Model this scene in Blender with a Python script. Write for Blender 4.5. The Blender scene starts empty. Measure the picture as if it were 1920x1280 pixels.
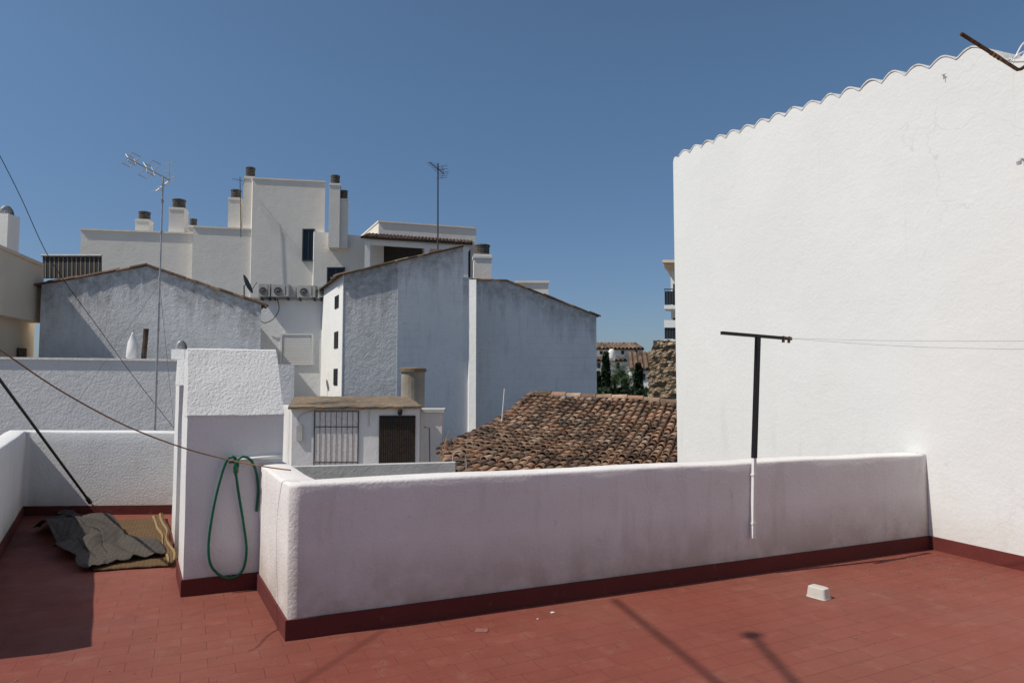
import bpy, bmesh, math, random
from mathutils import Vector, Matrix, noise
random.seed(7)
R = math.radians
C = bpy.context.scene.collection
# ---------------------------------------------------------------- camera maths
F = 1250.0; H = 1.6; YH = 715.0
PITCH = math.atan((YH-640)/F)
cp, sp = math.cos(PITCH), math.sin(PITCH)
CAM = Vector((0, 0, H))
LT = Vector((1, .34, -1.36))            # direction the sunlight travels
def ray(px, py):
    x = (px-960)/F; u = -(py-640)/F
    return Vector((x, cp-u*sp, sp+u*cp))
def P(px, py, Y):
    r = ray(px, py); return CAM + r*(Y/r.y)
def G(px, py, z=0.0):
    r = ray(px, py); return CAM + r*((z-H)/r.z)
class Plane:
    def __init__(s, o, az):
        s.o = Vector((o[0], o[1], 0)); s.az = az
        s.d = Vector((math.cos(az), math.sin(az), 0)); s.n = Vector((math.sin(az), -math.cos(az), 0))
    def pt(s, px, py, off=0.0):
        r = ray(px, py); t = (s.o+s.n*off-CAM).dot(s.n)/r.dot(s.n)
        return CAM + r*t
def plane(px, Y, azdeg): return Plane(P(px, YH, Y), R(azdeg))
BACK = Vector((-.43, .903, 0))          # the neighbouring houses run back this way
# ---------------------------------------------------------------- object helpers
def setp(o, label=None, cat=None, group=None, kind=None):
    if label: o['label'] = label
    if cat: o['category'] = cat
    if group: o['group'] = group
    if kind: o['kind'] = kind
    return o
def thing(name, loc, label, cat, group=None):
    o = bpy.data.objects.new(name, None); C.objects.link(o); o.location = loc
    o.empty_display_size = .1
    return setp(o, label, cat, group)
def wloc(o):
    v = Vector(o.location)
    while o.parent: o = o.parent; v += Vector(o.location)
    return v
def obj(name, bm, mat, parent=None, label=None, cat=None, group=None, kind=None, smooth=False, recalc=True):
    if recalc: bmesh.ops.recalc_face_normals(bm, faces=bm.faces[:])
    me = bpy.data.meshes.new(name)
    if parent: org = wloc(parent)
    else:
        xs = [v.co.x for v in bm.verts]; ys = [v.co.y for v in bm.verts]; zs = [v.co.z for v in bm.verts]
        org = Vector(((min(xs)+max(xs))/2, (min(ys)+max(ys))/2, min(zs)))
    for v in bm.verts: v.co -= org
    if smooth:
        for f in bm.faces: f.smooth = True
    bm.to_mesh(me); bm.free()
    me.materials.append(mat)
    o = bpy.data.objects.new(name, me); C.objects.link(o)
    if parent: o.parent = parent
    else: o.location = org
    return setp(o, label, cat, group, kind)
def BM(): return bmesh.new()
def prism(bm, pts, vec):
    a = [bm.verts.new(p) for p in pts]; b = [bm.verts.new(Vector(p)+vec) for p in pts]
    n = len(pts); bm.faces.new(a); bm.faces.new(b[::-1])
    for i in range(n):
        j = (i+1) % n; bm.faces.new((a[i], b[i], b[j], a[j]))
def pbox(bm, pl, x0, y0, x1, y1, o0, o1):
    pts = [pl.pt(x0, y0, o1), pl.pt(x1, y0, o1), pl.pt(x1, y1, o1), pl.pt(x0, y1, o1)]
    pts[3] = Vector((pts[0].x, pts[0].y, pts[3].z)); pts[2] = Vector((pts[1].x, pts[1].y, pts[2].z))
    prism(bm, pts, pl.n*(o0-o1))
def pquad(bm, pl, px, o0, o1, bdir=None):
    v = pl.n*(o0-o1) if bdir is None else bdir*(o1-o0)
    prism(bm, [pl.pt(x, y, o1) for x, y in px], v)
def obox(bm, c, dx, dy, sx, sy, z0, z1):
    c = Vector((c[0], c[1], z0))
    prism(bm, [c-dx*sx-dy*sy, c+dx*sx-dy*sy, c+dx*sx+dy*sy, c-dx*sx+dy*sy], Vector((0, 0, z1-z0)))
def facade(bm, pl, top, z0, depth, off=0.0, bdir=None):
    """wall with the roofline 'top'; carries a 'drop' colour = how far below the roofline a point lies"""
    lay = bm.loops.layers.float_color.new('drop')
    T = [pl.pt(x, y, off) for x, y in top]; dv = (bdir if bdir is not None else BACK)*depth
    def quad(a, b):
        dz = (0, 1.2, 3.0, 30.0); prev = None
        for d in dz:
            row = (bm.verts.new(Vector((a.x, a.y, max(a.z-d, z0)))), bm.verts.new(Vector((b.x, b.y, max(b.z-d, z0)))))
            if prev:
                f = bm.faces.new((prev[0], prev[1], row[1], row[0]))
                for l in f.loops: l[lay] = ((pd if l.vert in prev else d)/30, 0, 0, 1)
            prev = row; pd = d
    for a, b in zip(T, T[1:]): quad(a, b)
    Tb = [p+dv for p in T]
    for a, b in zip(Tb, Tb[1:]): quad(b, a)
    quad(Tb[0], T[0]); quad(T[-1], Tb[-1])
    for i in range(len(T)-1): bm.faces.new([bm.verts.new(p) for p in (T[i], T[i+1], Tb[i+1], Tb[i])])
def tube(bm, pts, r, seg=8, r1=None):
    pts = [Vector(p) for p in pts]; rings = []; up = None
    for i, p in enumerate(pts):
        t = (pts[min(i+1, len(pts)-1)]-pts[max(i-1, 0)]).normalized()
        if up is None: up = Vector((0, 0, 1)) if abs(t.z) < .9 else Vector((1, 0, 0))
        u = (up-t*up.dot(t)).normalized(); v = t.cross(u); up = u
        rr = r if r1 is None else r+(r1-r)*i/(len(pts)-1)
        rings.append([bm.verts.new(p+(u*math.cos(a)+v*math.sin(a))*rr) for a in [2*math.pi*k/seg for k in range(seg)]])
    for a, b in zip(rings, rings[1:]):
        for k in range(seg): bm.faces.new((a[k], a[(k+1) % seg], b[(k+1) % seg], b[k]))
    bm.faces.new(rings[0][::-1]); bm.faces.new(rings[-1])
def spline(pts, n=8):
    pts = [Vector(p) for p in pts]; q = [pts[0]]+pts+[pts[-1]]; out = []
    for i in range(1, len(q)-2):
        a, b, c, d = q[i-1], q[i], q[i+1], q[i+2]
        for k in range(n):
            t = k/n
            out.append(.5*((2*b)+(c-a)*t+(2*a-5*b+4*c-d)*t*t+(3*b-a-3*c+d)*t**3))
    out.append(pts[-1]); return out
def lathe(bm, c, prof, seg=16):
    c = Vector(c); rings = []
    for r, z in prof:
        if r < 1e-5: rings.append([bm.verts.new(c+Vector((0, 0, z)))])
        else: rings.append([bm.verts.new(c+Vector((r*math.cos(2*math.pi*k/seg), r*math.sin(2*math.pi*k/seg), z))) for k in range(seg)])
    for a, b in zip(rings, rings[1:]):
        for k in range(seg):
            j = (k+1) % seg
            if len(a) == 1 and len(b) == 1: continue
            if len(a) == 1: bm.faces.new((a[0], b[k], b[j]))
            elif len(b) == 1: bm.faces.new((a[k], a[j], b[0]))
            else: bm.faces.new((a[k], a[j], b[j], b[k]))
    if len(rings[0]) > 1: bm.faces.new(rings[0][::-1])
    if len(rings[-1]) > 1: bm.faces.new(rings[-1])
def add_tile(bm, lay, base, axis, up, r0, r1, L, tint, seg=6, th=.014):
    axis = axis.normalized(); side = axis.cross(up).normalized(); up = side.cross(axis).normalized()
    rg = []
    for d, r in ((0, r0), (L, r1)):
        for rr in (r, r-th):
            rg.append([bm.verts.new(base+axis*d+(side*math.cos(math.pi*k/seg)+up*math.sin(math.pi*k/seg)*.85)*rr) for k in range(seg+1)])
    o0, i0, o1, i1 = rg; fs = []
    for k in range(seg):
        fs += [bm.faces.new((o0[k], o0[k+1], o1[k+1], o1[k])), bm.faces.new((i0[k], i1[k], i1[k+1], i0[k+1])),
               bm.faces.new((o0[k], i0[k], i0[k+1], o0[k+1])), bm.faces.new((o1[k], o1[k+1], i1[k+1], i1[k]))]
    fs += [bm.faces.new((o0[0], o1[0], i1[0], i0[0])), bm.faces.new((o0[seg], i0[seg], i1[seg], o1[seg]))]
    for f in fs:
        for l in f.loops: l[lay] = (tint, random.random(), 0, 1)
def tile_line(bm, lay, p0, p1, r=.09, L=.4, up=Vector((0, 0, 1))):
    d = p1-p0; n = max(1, int(d.length/(L*.8)))
    for i in range(n):
        b = p0+d*(i/n)+up*random.uniform(-.015, .018)
        ax = (d.normalized()+Vector((random.uniform(-.03, .03), random.uniform(-.03, .03), -.045))).normalized()
        add_tile(bm, lay, b, ax, up, r*.85, r*1.05, d.length/n*1.2, random.random(), 5)
# ---------------------------------------------------------------- materials
class N:
    def __init__(s, name):
        s.m = bpy.data.materials.new(name); s.m.use_nodes = True
        s.t = s.m.node_tree; s.b = s.t.nodes['Principled BSDF']; s.b.inputs['Specular IOR Level'].default_value = .25
        s.pos = s.new('ShaderNodeNewGeometry').outputs['Position']
    def new(s, k): return s.t.nodes.new(k)
    def ln(s, a, b):
        if isinstance(a, (int, float)): b.default_value = a
        elif isinstance(a, tuple): b.default_value = a if len(a) != 3 or b.type == 'VECTOR' else (*a, 1)
        else: s.t.links.new(a, b)
    def mapv(s, sc=(1, 1, 1), rot=(0, 0, 0), v=None):
        n = s.new('ShaderNodeMapping'); s.ln(v or s.pos, n.inputs['Vector'])
        n.inputs['Scale'].default_value = sc; n.inputs['Rotation'].default_value = rot; return n.outputs[0]
    def noise(s, scale, detail=4, v=None, rough=.55, dist=0):
        n = s.new('ShaderNodeTexNoise'); s.ln(v or s.pos, n.inputs['Vector'])
        n.inputs['Scale'].default_value = scale; n.inputs['Detail'].default_value = detail
        n.inputs['Roughness'].default_value = rough; n.inputs['Distortion'].default_value = dist; return n.outputs['Fac']
    def rng(s, v, a, b, c=0, d=1):
        n = s.new('ShaderNodeMapRange'); s.ln(v, n.inputs[0])
        for i, k in enumerate((a, b, c, d)): n.inputs[i+1].default_value = k
        return n.outputs[0]
    def math(s, op, a, b=0.0):
        n = s.new('ShaderNodeMath'); n.operation = op; s.ln(a, n.inputs[0]); s.ln(b, n.inputs[1]); return n.outputs[0]
    def mix(s, f, a, b, mode='MIX'):
        n = s.new('ShaderNodeMix'); n.data_type = 'RGBA'; n.blend_type = mode
        s.ln(f, n.inputs[0]); s.ln(a, n.inputs[6]); s.ln(b, n.inputs[7]); return n.outputs[2]
    def z(s):
        n = s.new('ShaderNodeSeparateXYZ'); s.ln(s.pos, n.inputs[0]); return n.outputs[2]
    def attr(s, name):
        a = s.new('ShaderNodeAttribute'); a.attribute_name = name; c = s.new('ShaderNodeSeparateColor'); s.ln(a.outputs['Color'], c.inputs[0]); return c.outputs[0]
    def bump(s, h, dist, strength=1.0, prev=None):
        n = s.new('ShaderNodeBump'); s.ln(h, n.inputs['Height']); n.inputs['Distance'].default_value = dist
        n.inputs['Strength'].default_value = strength
        if prev is not None: s.ln(prev, n.inputs['Normal'])
        return n.outputs[0]
    def out(s, col, rough=.85, normal=None, metal=0):
        s.ln(col, s.b.inputs['Base Color']); s.ln(rough, s.b.inputs['Roughness']); s.b.inputs['Metallic'].default_value = metal
        if normal is not None: s.ln(normal, s.b.inputs['Normal'])
        return s.m
def plain(name, col, rough=.6, metal=0, var=.25, sc=25, bump=.0):
    n = N(name); f = n.rng(n.noise(sc, 5), .3, .7)
    dark = tuple(c*(1-var) for c in col)
    return n.out(n.mix(f, dark, col), rough, n.bump(n.noise(sc*4, 3), bump) if bump else None, metal)
def plaster(name, base, var, fine=.004, coarse=.012, grime=None, low=None, cracks=False, mott=None, fs=55, cs=7, blocks=None, edge=None):
    n = N(name)
    col = n.mix(n.rng(n.noise(.9, 7, rough=.6), .35, .68), var, base)
    if mott: col = n.mix(n.rng(n.noise(mott[2], 8, rough=.68), mott[3], mott[4], 0, mott[1]), col, mott[0])
    if blocks:   # faint courses of masonry showing through the wash
        br = n.new('ShaderNodeTexBrick'); n.ln(n.mapv((1, 1, 1), (math.pi/2, 0, 0)), br.inputs['Vector'])
        br.inputs['Scale'].default_value = 1; br.inputs['Brick Width'].default_value = .52; br.inputs['Row Height'].default_value = .24; br.inputs['Mortar Size'].default_value = .018; br.inputs['Mortar Smooth'].default_value = 1
        br.inputs['Color1'].default_value = (1, 1, 1, 1); br.inputs['Color2'].default_value = (.95, .95, .95, 1); br.inputs['Mortar'].default_value = (.82, .82, .82, 1)
        col = n.mix(n.rng(n.noise(.7, 5), .42, .62, 0, blocks), col, n.mix(1.0, col, br.outputs['Color'], 'MULTIPLY'))
    if edge:     # (colour, reach m, strength): mould running down from the roofline, using the 'drop' attribute
        dr = n.math('MULTIPLY', n.attr('drop'), 30)
        reach = n.rng(n.noise(2.2, 7, v=n.mapv((1.6, 1.6, .12)), rough=.7), .32, .68, .15, 1.0)
        g = n.math('SUBTRACT', 1.0, n.math('DIVIDE', dr, n.math('MULTIPLY', reach, edge[1])))
        g = n.rng(g, 0, .8)
        f = n.math('MULTIPLY', g, n.rng(n.noise(5, 8, rough=.75), .35, .62, .2, edge[2]))
        col = n.mix(f, col, edge[0])
        sp2 = n.math('MULTIPLY', n.rng(n.noise(9, 8, rough=.8), .56, .66), n.rng(n.noise(.8, 5), .45, .62, 0, .5))
        col = n.mix(sp2, col, tuple(x*1.5 for x in edge[0]))
        st = n.math('MULTIPLY', n.rng(n.noise(2.6, 8, v=n.mapv((2.4, 2.4, .22)), rough=.72), .54, .72), .3)
        col = n.mix(st, col, tuple(x*1.5 for x in edge[0]))
    if grime:
        st = n.rng(n.noise(1.6, 7, v=n.mapv((1.8, 1.8, .35)), rough=.65), .36, .66)
        bl = n.rng(n.noise(1.1, 8, rough=.7), .38, .68)
        g = n.rng(n.z(), grime[1], grime[2], 0.12, 1)
        f = n.math('MULTIPLY', n.math('MULTIPLY', n.math('ADD', n.math('MULTIPLY', st, .55), n.math('MULTIPLY', bl, .45)), g), grime[3])
        col = n.mix(f, col, grime[0])
    if low:
        f = n.math('MULTIPLY', n.rng(n.z(), low[1], .05, 0, 1), n.rng(n.noise(2.3, 7, rough=.65), .3, .58, .12, low[2]))
        col = n.mix(f, col, low[0])
        zf = n.rng(n.z(), 1.8, .7, .0, 1)
        f2 = n.math('MULTIPLY', n.math('MULTIPLY', n.rng(n.noise(3.2, 6, v=n.mapv((2.2, 2.2, .3))), .54, .75), .3), zf)
        col = n.mix(f2, col, low[0])
        f3 = n.math('MULTIPLY', n.math('MULTIPLY', n.rng(n.noise(14, 6, rough=.7), .60, .72), .3), zf)
        col = n.mix(f3, col, low[0])
    if cracks:
        dv = n.new('ShaderNodeVectorMath'); dv.operation = 'ADD'
        nz = n.new('ShaderNodeTexNoise'); nz.inputs['Scale'].default_value = 1.6; nz.inputs['Detail'].default_value = 7
        n.ln(n.pos, nz.inputs['Vector']); n.ln(n.pos, dv.inputs[0]); n.ln(nz.outputs['Color'], dv.inputs[1])
        vo = n.new('ShaderNodeTexVoronoi'); vo.feature = 'DISTANCE_TO_EDGE'; vo.inputs['Scale'].default_value = .45
        n.ln(dv.outputs[0], vo.inputs['Vector'])
        f = n.math('MULTIPLY', n.rng(vo.outputs['Distance'], .003, .0008), n.rng(n.noise(.8, 3), .50, .60, 0, .3))
        col = n.mix(f, col, (.45, .43, .40))
        # old seams between days of plastering, slightly wavy
        nz2 = n.new('ShaderNodeTexNoise'); nz2.inputs['Scale'].default_value = 3; nz2.inputs['Detail'].default_value = 5; n.ln(n.pos, nz2.inputs['Vector'])
        sc_ = n.new('ShaderNodeVectorMath'); sc_.operation = 'SCALE'; sc_.inputs['Scale'].default_value = .06; n.ln(nz2.outputs['Color'], sc_.inputs[0])
        ad = n.new('ShaderNodeVectorMath'); ad.operation = 'ADD'; n.ln(n.pos, ad.inputs[0]); n.ln(sc_.outputs[0], ad.inputs[1])
        br = n.new('ShaderNodeTexBrick'); n.ln(n.mapv((1, 1, 1), (0, math.pi/2, math.pi/2), ad.outputs[0]), br.inputs['Vector'])
        mp = n.mapv((1, 1, 1), (0, 0, 0), ad.outputs[0]); sx_ = n.new('ShaderNodeSeparateXYZ'); n.ln(mp, sx_.inputs[0]); cx_ = n.new('ShaderNodeCombineXYZ'); n.ln(sx_.outputs[1], cx_.inputs[0]); n.ln(sx_.outputs[2], cx_.inputs[1]); n.ln(cx_.outputs[0], br.inputs['Vector'])
        br.inputs['Scale'].default_value = 1; br.inputs['Brick Width'].default_value = 1.9; br.inputs['Row Height'].default_value = 1.25; br.inputs['Mortar Size'].default_value = .006; br.inputs['Mortar Smooth'].default_value = 1
        f = n.math('MULTIPLY', br.outputs['Fac'], n.rng(n.noise(1.1, 4), .42, .6, 0, .22))
        col = n.mix(f, col, (.45, .43, .41))
        col = n.mix(n.rng(n.noise(.55, 4, v=n.mapv((1, 1, 1.6))), .5, .56, 0, .5), col, tuple(x*.95 for x in base))
        col = n.mix(n.rng(n.noise(7, 7, rough=.75), .60, .75, 0, .25), col, (.58, .55, .50))
    h1 = n.noise(cs, 5, rough=.6); h2 = n.noise(fs, 4, rough=.6)
    nr = n.bump(h2, fine, 1.0, n.bump(h1, coarse, 1.0))
    return n.out(col, .9, nr)
M = {}
M['big'] = plaster('white_limewash', (.725, .73, .71), (.685, .69, .665), .0028, .005, cracks=True, low=((.54, .49, .42), .45, .6), fs=30, cs=4.5)
M['par'] = plaster('parapet_plaster', (.75, .72, .69), (.66, .62, .59), .005, .003, low=((.34, .275, .22), .55, .95), fs=50, cs=8)
M['pil'] = plaster('chimney_plaster', (.73, .72, .70), (.67, .66, .64), .005, .003, low=((.44, .38, .31), .35, .75), fs=45, cs=9)
M['rough'] = plaster('rough_cast', (.74, .735, .71), (.64, .63, .61), .010, .003, fs=48, cs=12)
SOOT = (.25, .24, .225)
M['gab'] = plaster('weathered_plaster', (.80, .79, .765), (.70, .69, .665), .01, .012, edge=(SOOT, 2.0, .85), mott=((.56, .55, .53), .6, 2.2, .48, .72), fs=20)
M['mid'] = plaster('grey_plaster', (.74, .73, .70), (.62, .61, .585), .01, .015, edge=((.20, .19, .175), 3.0, .85), mott=((.47, .46, .445), .7, 1.8, .45, .70), fs=18)
M['midb'] = plaster('blue_grey_plaster', (.88, .855, .815), (.80, .775, .74), .01, .012, edge=(SOOT, 1.8, .75), mott=((.66, .64, .615), .6, 1.8, .48, .74), fs=18, blocks=.9)
M['midw'] = plaster('white_side_plaster', (.80, .79, .76), (.74, .73, .70), .008, .008, fs=20)
M['low'] = plaster('low_wall_plaster', (.70, .695, .685), (.63, .625, .615), .01, .01, mott=((.52, .515, .50), .5, 1.3, .48, .78), fs=20)
M['apt'] = plaster('cream_render', (.79, .75, .68), (.74, .70, .63), .01, .008, grime=((.55, .50, .43), 6, 13, .3), fs=10, cs=2)
M['cream'] = plaster('sand_render', (.76, .63, .47), (.70, .57, .42), .006, .01, fs=20)
M['hut'] = plaster('hut_plaster', (.74, .71, .69), (.66, .63, .61), .005, .006, grime=((.38, .34, .30), -.4, 1.4, .5), fs=30)
M['conc'] = plaster('lichen_concrete', (.23, .185, .135), (.12, .10, .08), .008, .02, mott=((.34, .19, .07), .7, 6, .48, .66), fs=30)
M['skirt'] = plaster('red_paint_skirting', (.135, .028, .022), (.095, .022, .019), .003, .006, mott=((.22, .12, .10), .5, 9, .6, .8), fs=60)
M['concg'] = plaster('grey_cement', (.52, .51, .49), (.40, .395, .38), .006, .008, fs=30)
M['dark'] = plain('dark_opening', (.012, .012, .014), .5)
M['glass'] = plain('dark_glass', (.02, .03, .045), .08, var=.3, sc=2)
M['steel'] = plain('galvanised_steel', (.50, .50, .49), .45, .3, .3, 12)
M['black'] = plain('black_paint', (.014, .014, .016), .42, 0, .4, 30)
M['white'] = plain('white_paint', (.74, .73, .71), .5, 0, .12, 30)
M['pot'] = plain('chimney_pot_grey', (.18, .16, .14), .85, 0, .5, 8, .01)
M['rust'] = plain('rusted_iron', (.15, .07, .035), .85, .1, .75, 40, .004)
M['hose'] = plain('green_hose', (.012, .13, .075), .35, 0, .3, 20)
M['brass'] = plain('brass_green', (.10, .22, .05), .4, .3, .4, 60)
M['pvc'] = plain('white_pvc', (.72, .72, .70), .35, 0, .08, 10)
M['rope'] = plain('brown_cord', (.30, .17, .09), .8, 0, .4, 40)
M['cable'] = plain('black_cable', (.03, .03, .035), .6)
M['wire'] = plain('clothes_wire', (.30, .27, .25), .6, .2)
M['reed'] = plain('reed_blind', (.055, .038, .026), .8, 0, .6, 30)
M['trunk'] = plain('bark', (.10, .07, .05), .9, 0, .5, 10, .02)
M['acw'] = plain('aged_casing', (.50, .48, .44), .5, 0, .25, 6)
M['green'] = plain('green_awning_cloth', (.02, .20, .12), .8)
M['steeld'] = plain('dull_iron', (.10, .10, .10), .6, .3, .4)
def tub_mat():
    n = N('translucent_plastic'); n.b.inputs['Transmission Weight'].default_value = .2
    return n.out(n.mix(n.noise(20), (.58, .54, .48), (.72, .68, .60)), .35)
M['tub'] = tub_mat()
def tile_mat(name, dark=1.0):
    n = N(name)
    t_ = n.attr('tint')
    r = n.new('ShaderNodeValToRGB'); n.ln(t_, r.inputs[0])
    cols = [(0, (.10, .064, .045)), (.2, (.17, .105, .07)), (.4, (.27, .155, .095)), (.55, (.37, .205, .125)), (.7, (.26, .18, .125)), (.82, (.42, .255, .16)), (.93, (.43, .32, .225)), (1, (.13, .095, .07))]
    e = r.color_ramp.elements
    while len(e) < len(cols): e.new(.5)
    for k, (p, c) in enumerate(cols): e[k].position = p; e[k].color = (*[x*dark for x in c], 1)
    col = n.mix(n.rng(n.noise(2.2, 8, rough=.7), .50, .66, 0, .6), r.outputs[0], (.085*dark, .062*dark, .045*dark))
    col = n.mix(n.rng(n.noise(7, 7, rough=.7), .48, .70, 0, .6), col, (.10*dark, .078*dark, .055*dark))
    col = n.mix(n.rng(n.noise(22, 5, rough=.6), .58, .72, 0, .45), col, (.42*dark, .36*dark, .28*dark))
    return n.out(col, .9, n.bump(n.noise(60, 4), .004))
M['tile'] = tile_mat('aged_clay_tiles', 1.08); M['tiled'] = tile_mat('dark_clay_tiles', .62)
M['under'] = plain('roof_bed', (.10, .07, .05), .95, 0, .5, 8, .02)
def floor_mat(az):
    n = N('red_painted_tiles')
    v = n.mapv((1, 1, 1), (0, 0, -az))
    br = n.new('ShaderNodeTexBrick'); n.ln(v, br.inputs['Vector'])
    br.inputs['Scale'].default_value = 1; br.inputs['Brick Width'].default_value = .28; br.inputs['Row Height'].default_value = .14
    br.inputs['Mortar Size'].default_value = .003; br.inputs['Mortar Smooth'].default_value = .6
    br.offset = .5
    br.inputs['Color1'].default_value = (.93, .93, .93, 1); br.inputs['Color2'].default_value = (1.03, 1.03, 1.03, 1); br.inputs['Mortar'].default_value = (.68, .68, .68, 1)
    base = n.mix(n.rng(n.noise(1.1, 7, rough=.6), .3, .72), (.172, .044, .030), (.214, .060, .041))
    base = n.mix(n.rng(n.noise(.6, 6), .45, .8, 0, .45), base, (.235, .110, .080))
    base = n.mix(n.rng(n.noise(5, 8, rough=.7), .54, .78, 0, .4), base, (.28, .155, .115))
    base = n.mix(n.rng(n.noise(2.7, 8, rough=.7, dist=.6), .58, .72, 0, .4), base, (.115, .036, .028))
    base = n.mix(n.rng(n.noise(22, 7, rough=.8), .58, .72, 0, .3), base, (.11, .036, .028))
    base = n.mix(n.rng(n.noise(60, 3), .70, .78, 0, .5), base, (.45, .33, .26))
    fm = n.rng(n.noise(.8, 4), .38, .6, .45, 1)
    col = n.mix(fm, base, n.mix(1.0, base, br.outputs['Color'], 'MULTIPLY'))
    nr = n.bump(n.math('SUBTRACT', 1.0, br.outputs['Fac']), .0018, .8, n.bump(n.noise(90, 3), .0018, .9, n.bump(n.noise(3, 5), .01)))
    return n.out(col, n.rng(n.noise(4, 5), .3, .7, .6, .85), nr)
# ---------------------------------------------------------------- key points
A = G(538, 1200); B = G(1743, 1028)
AZ0 = math.atan2(B.y-A.y, B.x-A.x)
D0 = Vector((math.cos(AZ0), math.sin(AZ0), 0))
S0 = G(478, 1093)
PA = G(342, 1118); PB_ = G(330, 1065)
BK = (PB_-PA); BK.z = 0; BK.normalize()
LC = G(42, 966); LR = G(325, 963)
LD = (G(0, 1040)-LC).normalized()
LE = LC+LD*((3.9-LC.y)/LD.y)
W1 = G(1920, 1070); WD = (B-W1).normalized(); WD.z = 0; WD.normalize()
M['floor'] = floor_mat(AZ0+R(3))
# ---------------------------------------------------------------- ground, terrace slab
bm = BM(); s = 4000
n_ = N('dusty_ground'); gm = n_.out(n_.mix(n_.rng(n_.noise(.05, 6), .4, .6), (.16, .14, .11), (.24, .21, .17)), .95)
prism(bm, [(-s, -s, -9.5), (s, -s, -9.5), (s, s, -9.5), (-s, s, -9.5)], Vector((0, 0, .5)))
obj('ground', bm, gm, kind='structure', label='dusty town ground far below the roofs', cat='ground')
WN = Vector((-WD.y, WD.x, 0))
near = B-WD*12
bm = BM()
poly = [A, B+WD*.02-WN*.02, near, Vector((near.x, -6, 0)), Vector((-9, -6, 0)), Vector((-9, 3.6, 0)), LE+Vector((-.1, 0, 0)), LC+Vector((-.05, .1, 0)), LR+Vector((.3, .1, 0)), PA+D0*.6+BK*.5, S0+Vector((.05, 0, 0))]
prism(bm, [Vector((p.x, p.y, 0)) for p in poly], Vector((0, 0, -8.9)))
obj('terrace_floor', bm, M['floor'], kind='structure', label='red painted tile floor of the roof terrace', cat='floor')
# ---------------------------------------------------------------- swept terrace walls
def sweep(bm, path, side, thick, hts, rnd=.05, z0=0.0, amp=.004, off=0.0, step=.07):
    path = [Vector((p[0], p[1], 0)) for p in path]; n = len(path)
    segn = []
    for a, b in zip(path, path[1:]):
        d = (b-a).normalized(); segn.append(Vector((-d.y, d.x, 0))*side)
    mit = []
    for i in range(n):
        if i == 0: mit.append(segn[0])
        elif i == n-1: mit.append(segn[-1])
        else:
            m = (segn[i-1]+segn[i]).normalized(); mit.append(m/m.dot(segn[i]))
    st = []
    for i in range(n-1):
        L = (path[i+1]-path[i]).length; k = max(1, int(L/step))
        for j in range(k+(i == n-2)):
            t = j/k; st.append((path[i].lerp(path[i+1], t), mit[i].lerp(mit[i+1], t), hts[i]+(hts[i+1]-hts[i])*t))
    rings = []
    for p, m, h in st:
        r = min(rnd, thick*.45); prof = []
        if rnd > 0:
            zs = [z0+(h-r-z0)*k/8 for k in range(9)]
            prof = [(0, z) for z in zs]+[(r*(1-math.cos(a)), h-r+r*math.sin(a)) for a in (R(30), R(60), R(88))]
            prof += [(thick*.5, h+.004)]+[(thick-r*(1-math.cos(a)), h-r+r*math.sin(a)) for a in (R(88), R(60), R(30))]+[(thick, h-r), (thick, z0)]
        else: prof = [(0, z0), (0, h), (thick, h), (thick, z0)]
        ring = []
        for u, z in prof:
            q = p+m*(u+off)+Vector((0, 0, z))
            if amp and z > z0+.001:
                q += m*(noise.noise(q*2.1)*amp*2+noise.noise(q*7)*amp*.6)+Vector((0, 0, noise.noise(q*1.7+Vector((9, 0, 0)))*amp*5 if z > h-r-.01 else 0))
            ring.append(bm.verts.new(q))
        rings.append(ring)
    for a, b in zip(rings, rings[1:]):
        for k in range(len(a)-1): bm.faces.new((a[k], a[k+1], b[k+1], b[k]))
    bm.faces.new(rings[0]); bm.faces.new(rings[-1][::-1])
def zp(px, py, p): return P(px, py, p.y).z
t = thing('parapet_wall', (A.x, A.y, 0), 'low white parapet wall crossing the terrace with pale dirty face and dark red skirting', 'wall')
pathF = [S0, A, B]; hF = [zp(486, 868, S0), zp(548, 908, A), zp(1740, 850, B)]
bm = BM(); sweep(bm, pathF, 1, .21, hF, .022, amp=.0018); o = obj('wall', bm, M['par'], t, smooth=True)
bm = BM(); sweep(bm, pathF, 1, .03, [.125]*3, 0, amp=.0, off=-.014); obj('skirting', bm, M['skirt'], t)
t = thing('parapet_wall', (LC.x, LC.y, 0), 'white parapet wall turning the far left corner behind the crumpled netting', 'wall')
hL = [1.0, zp(45, 808, LC), zp(328, 809, LR)]
bm = BM(); sweep(bm, [LE, LC, LR+Vector((.1, 0, 0))], 1, .2, hL, .025, amp=.002); obj('wall', bm, M['pil'], t, smooth=True)
bm = BM(); sweep(bm, [LE+Vector((0, .03, 0)), LC, LR], 1, .03, [.11]*3, 0, amp=0, off=-.014); obj('skirting', bm, M['skirt'], t)
# ---------------------------------------------------------------- terrace chimney
t = thing('rooftop_chimney', (PA.x, PA.y, 0), 'square white masonry chimney with sloping rough-cast top holding the green hose', 'chimney')
PW = .69; zsh = P(440, 780, PA.y+.15).z; ztop = P(440, 655, PA.y+.55).z
def block(bm, pts, z0, z1, amp=.0015):
    nz = 14; rings = []; base = []
    for i in range(len(pts)):
        a, b = pts[i], pts[(i+1) % len(pts)]; k = max(2, int((b-a).length/.08))
        base += [a.lerp(b, j/k) for j in range(k)]
    for i in range(nz+1):
        z = z0+(z1-z0)*i/nz; ring = []
        for p in base:
            q = Vector((p.x, p.y, z)); q += Vector((noise.noise(q*3), noise.noise(q*3+Vector((5, 5, 5))), 0))*amp*2
            ring.append(bm.verts.new(q))
        rings.append(ring)
    for a, b in zip(rings, rings[1:]):
        for k in range(len(a)): bm.faces.new((a[k], a[(k+1) % len(a)], b[(k+1) % len(a)], b[k]))
    bm.faces.new(rings[0][::-1]); bm.faces.new(rings[-1])
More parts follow.
